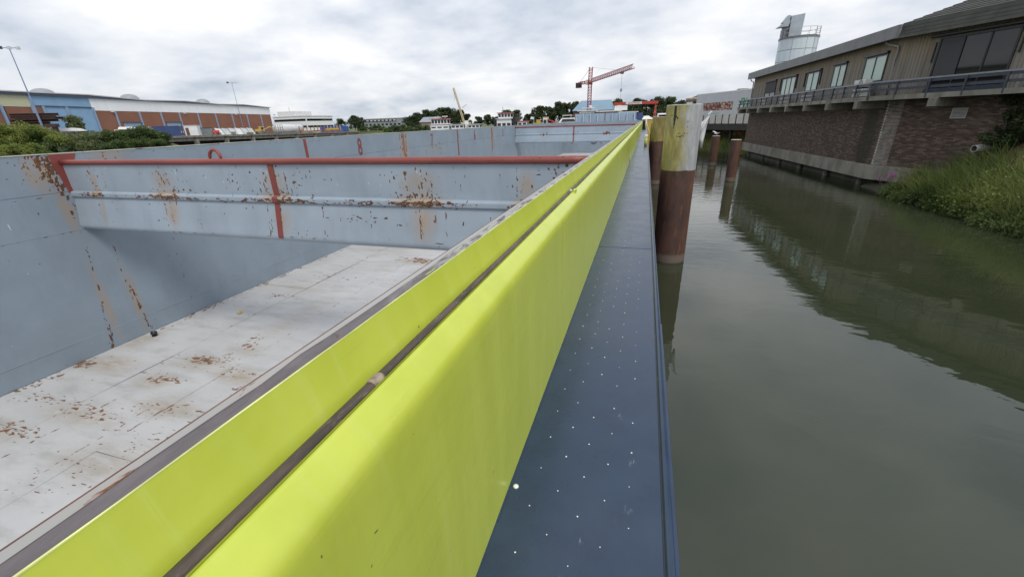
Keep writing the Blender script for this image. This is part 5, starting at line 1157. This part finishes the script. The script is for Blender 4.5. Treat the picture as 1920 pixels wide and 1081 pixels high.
def crown_mesh(name, mat, n, ls, nb, wide):
    cs = []; rs = []
    for k in range(nb):
        a = random.uniform(0, 6.283); zz = random.uniform(.10, .88); q = math.sqrt(random.random())*(.46*wide)*(1.0-abs(zz-.42)*1.05)
        cs.append((math.cos(a)*q, math.sin(a)*q, zz)); r = random.uniform(.12, .2); rs.append((r*wide, r*wide, r*.75))
    return quads_mesh(name, cloud(cs, rs, n, ls), mat)
TR1 = m_leaf('tree_leaf_dark', (.045, .066, .026), (.08, .105, .045), (.032, .05, .02), .2); TR2 = m_leaf('tree_leaf_mid', (.06, .088, .032), (.10, .13, .05), (.045, .07, .026), .2)
crowns = [crown_mesh('crown', TR1, 5200, .034, 34, 1.), crown_mesh('crown', TR2, 5200, .034, 30, 1.1), crown_mesh('crown', TR1, 5200, .034, 26, .85)]
tmb = MB().tube([(0, 0, 0), (.01, 0, .3), (0, .01, .7)], [.03, .022, .006], 6)
for k in range(5):
    a = k*1.3; tmb.tube([(0, 0, .25+k*.08), (math.cos(a)*.12, math.sin(a)*.12, .42+k*.08), (math.cos(a)*.24, math.sin(a)*.24, .55+k*.07)], [.014, .009, .004], 5)
to_ = tmb.build('trunk', BARK, None, dz=0); tme = to_.data; bpy.data.objects.remove(to_)
def tree(label, r, y, ztop, wpx, k, z0=-2.1, group='trees along the skyline'):
    h = ztop*y-z0; wd = wpx*.00135*y
    t = thing('broadleaf_tree', label, 'tree', (r*y, y, z0), group); t.rotation_euler = (0, 0, random.uniform(0, 6.28))
    for nm, me in (('crown', crowns[k]), ('trunk', tme)):
        o = bpy.data.objects.new(nm, me); C0.objects.link(o); o.parent = t; o.scale = (wd, wd, h/.98)
TL = [(-.775, 232, .021, 22, 1, 'small tree just right of the bright blue container'), (-.735, 236, .030, 26, 0, 'rounded tree left of the long grey building'), (-.715, 238, .022, 20, 1, 'low tree touching the left end of the long grey building'),
      (-.565, 222, .0235, 34, 0, 'dark round tree between the grey building and the grey shed'), (-.545, 262, .030, 30, 0, 'tree rising behind the round tree by the grey shed'), (-.52, 268, .036, 36, 0, 'left tree of the big clump behind the grey shed'), (-.49, 270, .037, 36, 1, 'second tree of the big clump behind the grey shed'), (-.462, 272, .039, 36, 0, 'tallest tree of the big clump behind the red roofed boat'), (-.435, 270, .033, 30, 0, 'right tree of the big clump beside the pale crane boom'), (-.415, 268, .026, 24, 2, 'small tree under the pale crane boom'),
      (-.385, 290, .018, 22, 2, 'slim tree right of the pale crane boom'), (-.362, 292, .019, 20, 0, 'second low tree right of the pale crane boom'), (-.343, 294, .016, 18, 2, 'narrow tree left of the black and white boat'), (-.318, 270, .026, 28, 1, 'pale green tree behind the black and white boat'), (-.292, 275, .027, 26, 0, 'tree behind the right side of the black and white boat'), (-.262, 285, .020, 22, 2, 'low tree right of the black and white boat'),
      (-.236, 300, .034, 30, 0, 'first tree of the dark grove left of the tower crane'), (-.213, 305, .036, 30, 2, 'second tree of the dark grove left of the tower crane'), (-.19, 300, .041, 32, 0, 'third tree of the dark grove left of the tower crane'), (-.169, 303, .043, 30, 2, 'fourth and tallest tree of the dark grove left of the tower crane'), (-.15, 306, .040, 26, 0, 'last tree of the dark grove beside the blue hall'),
      (-.066, 310, .039, 24, 1, 'tree at the right end of the blue hall'), (-.044, 306, .033, 22, 0, 'low tree behind the left of the gantry sign'), (-.022, 300, .041, 28, 0, 'tree behind the gantry sign'), (.0, 300, .042, 30, 2, 'tree behind the right half of the gantry beam'), (.023, 302, .042, 28, 0, 'tree behind the gantry leg'), (.046, 304, .038, 26, 1, 'tree left of the thick yellow pile top'), (.066, 306, .033, 24, 0, 'tree showing just behind the thick yellow pile'), (.088, 300, .03, 24, 2, 'tree hidden partly behind the lorry cab')]
for r, y, zt, wp, k, lb_ in TL: tree(lb_, r, y, zt, wp, k)
for i in range(11):
    r = -.715+.021*i; y = 196-i*2; shrub('bank_shrub', f'{NUM[i]} green bank shrub from the left in front of the grey buildings', (r*y, y, -3.6), (3.0, 3.6, 4.2, 3.6, 3.4, 3.5, 3.7, 3.5, 3.4, 3.2, 3.0)[i], 3.2, (GB, GB, TR2)[i % 3], 1200, .3, 'shrubs on the far bank', 10, 'shrub', False)
fb_ = MB().prism([(-150, 178), (-60, 150), (-55, 176), (-60, 190), (-150, 200)], -6, -3.0).build('far_shore', GRASSG); struct(fb_, 'low green far shore')
for i in range(5):
    r = -.865+.02*i; y = 205; shrub('bank_shrub', f'{NUM[i]} small shrub from the left behind the rusty pontoon', (r*y, y, -2.1), (3.2, 3.6, 3.4, 3.0, 2.9)[i], 2.8, GB, 800, .3, 'shrubs behind the pontoon', 8, 'shrub', False)
# ------------------------------------------------------------------ boats
def cabin(t, fr, s0, s1, d0, d1, z0, z1, mat, roof, nw, over=.25, name='cabin', wz=(.42, .8)):
    c = MB().fbox(fr, s0, s1, d0, d1, z0, z1).build(name, mat, t)
    for k in range(nw):
        w_ = (s1-s0)/nw; MB().fbox(fr, s0+k*w_+.14*w_, s0+(k+1)*w_-.14*w_, d1, d1+.04, z0+(z1-z0)*wz[0], z0+(z1-z0)*wz[1]).build('window', DGL, c)
    w_ = d1-d0; MB().fbox(fr, s1, s1+.04, d0+.15*w_, d1-.15*w_, z0+(z1-z0)*wz[0], z0+(z1-z0)*wz[1]).build('window', DGL, c)
    MB().fbox(fr, s0-over, s1+over, d0-over, d1+over, z1, z1+.16).build('roof', roof, c)
    return c
def hullb(t, fr, l, wd, z1, mat):
    n = 8; vs = []
    for i in range(n+1):
        s = l*i/n; k = (math.sin(math.pi*min(1, (i/n)*.9+.1)))**.4 if i < n else .12; hb = wd/2*max(.12, k); b = z1+.35*(i/n)**2
        vs += [(*fr(s, -hb), b), (*fr(s, -hb*.8), -4.2), (*fr(s, hb*.8), -4.2), (*fr(s, hb), b)]
    fs = [(i*4+k, i*4+(k+1) % 4, i*4+4+(k+1) % 4, i*4+4+k) for i in range(n) for k in range(4)]+[(0, 1, 2, 3), (n*4+3, n*4+2, n*4+1, n*4)]
    MB().add(vs, fs).build('hull', mat, t)
BRED = simple('boat_red', (.42, .05, .03), .5, .1, 1); BHULL = simple('boat_black', (.02, .02, .024), .4, .2, 1)
F1 = frame(-71.5, 140, 1, .12)
b1 = thing('tug_boat', 'white wheelhouse boat with bright red roof beyond the far coaming', 'boat', (-66, 140, WATER))
hullb(b1, F1, 20, 5, -2., BHULL); cabin(b1, F1, .3, 6.8, -2, 2, -2., -.2, WHITE, LIGHTW, 3, .2, wz=(.4, .62)); cabin(b1, F1, .7, 6.3, -1.6, 1.9, -.03, 1.55, WHITE, BRED, 5, .5, 'wheelhouse', (.12, .86))
MB().fbox(F1, 4.2, 6.0, -.4, .4, 2.2, 2.5).build('radar', LIGHTW, b1); MB().bar((*F1(5.1, 0), 1.7), (*F1(5.1, 0), 2.3), .2).build('radar_post', LIGHTW, b1); MB().bar((*F1(1.6, 0), 1.7), (*F1(1.6, 0), 2.4), .3).build('horn', LIGHTW, b1)
cabin(b1, F1, 7.6, 12., -1.5, 1.6, -2., -.4, WHITE, LIGHTW, 3); cabin(b1, F1, 13.5, 17.5, -1.4, 1.5, -2., -.5, WHITE, LIGHTW, 3); MB().fbox(F1, 12.2, 13.2, -.5, .6, -2., .8).build('funnel', WHITE, b1)
F2 = frame(-42.2, 122, 1, .05)
b2 = thing('push_boat', 'white push boat with dark sides and open upper bridge', 'boat', (-38, 122, WATER))
hullb(b2, F2, 12, 6, -1.9, BHULL); cabin(b2, F2, 1.4, 5.6, -2, 2, -1.9, .75, WHITE, LIGHTW, 3, .3, wz=(.3, .6)); cabin(b2, F2, 1.8, 5.4, -1.5, 1.8, .95, 2.3, WHITE, BRED, 4, .3, 'wheelhouse', (.25, .85))
for s in (.3, 6.0): MB().fbox(F2, s, s+.95, -1.6, 1.4, -1.9, 1.3).build('push_bow', BHULL, b2)
cabin(b2, F2, 7.3, 10., -1.3, 1.3, -1.9, -.0, WHITE, BRED, 2); MB().bar((*F2(7.6, 0), 0), (*F2(7.6, 0), 2.2), .14).build('aerial', FASC, b2); MB().bar((*F2(2.8, 0), 2.4), (*F2(2.8, 0), 4.0), .1).build('aerial', FASC, b2)
F3 = frame(-27.3, 112, 1, 0)
b3 = thing('work_barge', 'yellow and white work boat with slanting red crane arm', 'boat', (-24, 112, WATER))
hullb(b3, F3, 7, 4, -1.7, BHULL); cabin(b3, F3, 2.1, 3.2, -1, 1, -1.7, .7, WHITE, YELM, 1, .05); MB().fbox(F3, .3, 1.1, -.6, .6, -1.7, .3).build('engine_box', YELM, b3); MB().fbox(F3, 3.3, 3.8, -.6, .6, -1.7, -.6).build('winch', YELM, b3); MB().bar((*F3(3.0, .5), .4), (*F3(5.8, .5), -.8), .3).build('crane_arm', BRED, b3)
F4 = frame(-17.3, 88, 1, 0)
b4 = thing('motor_yacht', 'small white motor yacht left of the ribbed end of the hold', 'boat', (-15, 88, WATER))
hullb(b4, F4, 5.5, 2.6, -.75, WHITE); MB().hexa([P(F4, .4, 1, -.75), P(F4, 4.4, 1, -.75), P(F4, 4.4, -1, -.75), P(F4, .4, -1, -.75), P(F4, 1.3, .8, .35), P(F4, 3.9, .8, .35), P(F4, 3.9, -.8, .35), P(F4, 1.3, -.8, .35)]).build('cabin', WHITE, b4); MB().hexa([P(F4, 1.2, .98, -.35), P(F4, 4.0, .98, -.35), P(F4, 4.0, -.98, -.35), P(F4, 1.2, -.98, -.35), P(F4, 1.5, .88, .15), P(F4, 3.8, .88, .15), P(F4, 3.8, -.88, .15), P(F4, 1.5, -.88, .15)]).build('window_band', DGL, b4); MB().fbox(F4, 1.4, 3.2, -.6, .6, .75, .9).build('sun_roof', LIGHTW, b4)
for s in (1.5, 3.1): MB().bar((*F4(s, .5), .3), (*F4(s, .5), .8), .06).build('roof_post', LIGHTW, b4)
F5 = frame(-13.6, 92, 1, 0)
b5 = thing('house_boat', 'long white cruiser with flat awnings behind the ribbed end of the hold', 'boat', (-7, 92, WATER))
hullb(b5, F5, 13, 4, -.6, WHITE); cabin(b5, F5, .6, 3.6, -1.6, 1.6, -.6, 1.5, WHITE, LIGHTW, 4, .4); cabin(b5, F5, 3.9, 8.6, -1.5, 1.5, -.6, 1.25, simple('wood_cabin', (.22, .12, .08), .6), LIGHTW, 5, .2); cabin(b5, F5, 8.7, 11.6, -1.4, 1.4, -.6, 1.0, simple('beige_cabin', (.55, .47, .36), .6), LIGHTW, 3, .4)
MB().fbox(F5, 1.0, 3.4, -1.2, 1.2, 2.0, 2.14).build('awning', LIGHTW, b5); MB().fbox(F5, 7.4, 9.8, -.9, .9, 1.45, 2.3).build('flybridge', WHITE, b5); MB().tube([(*F5(2.6, 0), 2.14), (*F5(2.6, 0), 2.45), (*F5(2.6, 0), 2.6)], [.35, .35, .1], 8).build('radar_dome', LIGHTW, b5)
for s in (1.2, 3.2): MB().bar((*F5(s, 1), 1.6), (*F5(s, 1), 2.0), .06).build('awning_post', LIGHTW, b5)
MB().fbox(F5, 11.2, 12.9, -1., 1., -.5, .9).build('blue_tarpaulin', CBL, b5)
F6 = frame(-.9, 78, 1, 0)
b6 = thing('yellow_workboat', 'little yellow boat with white cover just beyond the end of the yellow coaming', 'boat', (.5, 78, WATER))
hullb(b6, F6, 3.4, 1.8, -.7, YELM); MB().hexa([P(F6, .2, .8, -.3), P(F6, 2.2, .8, -.3), P(F6, 2.2, -.8, -.3), P(F6, .2, -.8, -.3), P(F6, .5, .5, .2), P(F6, 1.2, .5, .25), P(F6, 1.2, -.5, .25), P(F6, .5, -.5, .2)]).build('cover', WHITE, b6); MB().fbox(F6, .3, 2.2, -.7, .7, -.72, -.32).build('cockpit', YELM, b6)
bt = thing('blue_tarpaulin_boat', 'small boat under a bright blue tarpaulin left of the yellow piles', 'boat', (1.2, 90, WATER))
F7 = frame(.4, 90, 1, 0); hullb(bt, F7, 2.2, 1.6, -.7, CBL2); MB().hexa([P(F7, 0, .8, -.7), P(F7, 2.1, .8, -.7), P(F7, 2.1, -.8, -.7), P(F7, 0, -.8, -.7), P(F7, .5, .3, -.1), P(F7, 1.7, .3, .05), P(F7, 1.7, -.3, .05), P(F7, .5, -.3, -.1)]).build('tarpaulin', CBL2, bt)
vn = thing('parked_van', 'white van parked on the land just left of the thick pile top', 'van', (5.3, 130, -2.15))
MB().box(2.8, 7.6, 129, 131, -1.8, .9).build('body', WHITE, vn, bevel=.25); MB().box(3.2, 7.2, 128.96, 129, -.2, .55).build('window', DGL, vn)
for x in (3.8, 6.6): MB().tube([(x, 128.9, -1.8), (x, 129.3, -1.8)], .36, 12).build('wheel', BLACK, vn)
# ------------------------------------------------------------------ cranes and blue hall
CRR = simple('crane_red', (.30, .035, .045), .5, .1, 1); CRP = simple('crane_pale_red', (.42, .22, .24), .5, .1, 1)
tc_ = thing('tower_crane', 'red lattice tower crane with jib pointing up to the right', 'crane', (-27.2, 220, -2.1))
def lattice(t, a, b, wd, n, mat, th, name, tri=False):
    a = Vector(a); b = Vector(b); d = (b-a).normalized(); x = d.cross(Vector((0, 0, 1)))
    if x.length < .1: x = Vector((1, 0, 0))
    x.normalize(); y = x.cross(d); cr = [-x-y, x-y, x+y, -x+y] if not tri else [-x-y, x-y, y, y]
    mb = MB()
    for c in cr[:3 if tri else 4]: mb.bar(a+c*wd/2, b+c*wd/2, th)
    for k in range(n):
        p = a.lerp(b, k/n); q = a.lerp(b, (k+1)/n)
        for i in range(3 if tri else 4):
            c, e = cr[i], cr[(i+1) % (3 if tri else 4)]; mb.bar(p+c*wd/2, p+e*wd/2, th*.7); mb.bar(p+c*wd/2, q+e*wd/2, th*.6)
    return mb.build(name, mat, t)
mx_, my_ = -27.0, 220.
lattice(tc_, (mx_, my_, -2.1), (mx_, my_, 15.2), 1.6, 14, CRR, .22, 'mast')
MB().box(mx_-1.1, mx_+1.1, my_-1.1, my_+1.1, 15.2, 16.2).build('slewing_unit', CRR, tc_); MB().box(mx_-1.9, mx_-1.0, my_-1.3, my_-.2, 15.2, 17.2).build('cab', simple('cab_cream', (.5, .42, .3), .6), tc_)
lattice(tc_, (mx_, my_, 16.2), (mx_+.2, my_, 22.6), 1.5, 5, CRR, .22, 'apex')
J1 = Vector((-6.6, 190, 18.9)); J0 = Vector((mx_+.8, my_-1.2, 16.9)); lattice(tc_, J0, J1, 1.5, 22, CRP, .2, 'jib', True)
K1 = Vector((mx_-6.0, my_+6, 16.4)); lattice(tc_, (mx_, my_, 16.4), K1, 1.1, 5, CRR, .2, 'counter_jib')
MB().box(K1.x-1.6, K1.x+1.2, K1.y-.8, K1.y+.8, K1.z-2, K1.z+.3).build('counterweight', simple('dark_ballast', (.05, .03, .035), .8), tc_)
MB().bar((mx_+.2, my_, 22.5), J0.lerp(J1, .62)+Vector((0, 0, .8)), .07).build('tie_bar', FASC, tc_); MB().bar((mx_, my_, 22.4), K1, .08).build('tie_bar', CRR, tc_)
tp = J0.lerp(J1, .77); MB().box(tp.x-.7, tp.x+.7, tp.y-.6, tp.y+.6, tp.z-1.5, tp.z-.7).build('trolley', FASC, tc_); MB().bar(tp-Vector((0, 0, 1.3)), (tp.x, tp.y, 2.6), .09).build('hoist_rope', FASC, tc_); MB().box(tp.x-.3, tp.x+.3, tp.y-.3, tp.y+.3, 10.3, 11.4).build('hook_block', FASC, tc_)
gc = thing('gantry_crane', 'red gantry crane with white name board across its beam', 'crane', (-3.5, 150, -2.1))
MB().box(-10.4, 3.2, 149.6, 150.4, 3.9, 4.75).build('gantry_beam', BRED, gc)
for x in (2.0, 3.0):
    for y in (148.8, 151.2): MB().bar((x, y, -2.2), (2.5 if y < 150 else 2.5, 150, 4.0), .2).build('leg', BRED, gc)
for k in range(4): MB().bar((2.1, 149.2+.1*k, -1.2+k*1.3), (2.9, 149.2+.1*k, -.6+k*1.3), .12).build('leg_brace', CRP, gc)
for y in (148.8, 151.2): MB().bar((-10, y, -2.2), (-10, 150, 4.0), .25).build('leg', BRED, gc)
MB().box(-6.7, -1.75, 149.5, 149.58, 4.0, 4.72).build('name_board', LIGHTW, gc)
text_obj('KOOIMAN', .72, BRED, gc, plane_M((-4.2, 149.48, 4.36), (1, 0, 0), (0, 0, 1)), 'lettering', .01)
c2 = thing('mobile_crane', 'pale yellow thin crane boom rising above the trees', 'crane', (-108.5, 260, -2.1))
CP = simple('crane_cream', (.55, .46, .30), .6, .1, 1)
lattice(c2, (-109.5, 260, -1), (-115.5, 260, 20.4), .8, 16, CP, .2, 'boom'); MB().box(-111, -106, 258, 262, -2.1, .5).build('carrier', CP, c2); MB().bar((-110.3, 260, 9), (-107.2, 260, 11), .25).build('mast_strut', CP, c2); MB().bar((-115.5, 260, 20.3), (-115.3, 260, 13), .08).build('hoist_rope', FASC, c2)
bh = thing('blue_hall', 'large shipyard hall with pale blue sloping roof behind the tower crane', 'hall', (-29, 262, -2.1))
HB = simple('hall_roof_blue', (.17, .26, .34), .5, .06, .2); HD = simple('hall_wall_brown', (.14, .07, .06), .7, .1, .3)
MB().box(-41, -19.5, 260, 285, -2.1, 4.8).build('wall', HD, bh)
MB().add([(-41.5, 259, 4.6), (-18.6, 259, 4.6), (-20.5, 270, 10.2), (-38, 270, 10.2), (-41.5, 286, 4.6), (-18.6, 286, 4.6)], [(0, 1, 2, 3), (0, 3, 4), (1, 5, 2), (3, 2, 5, 4)]).build('roof', HB, bh)
MB().box(-26, -17, 258.4, 259.6, 2.2, 4.3).build('side_canopy', LIGHTW, bh)
#@@END
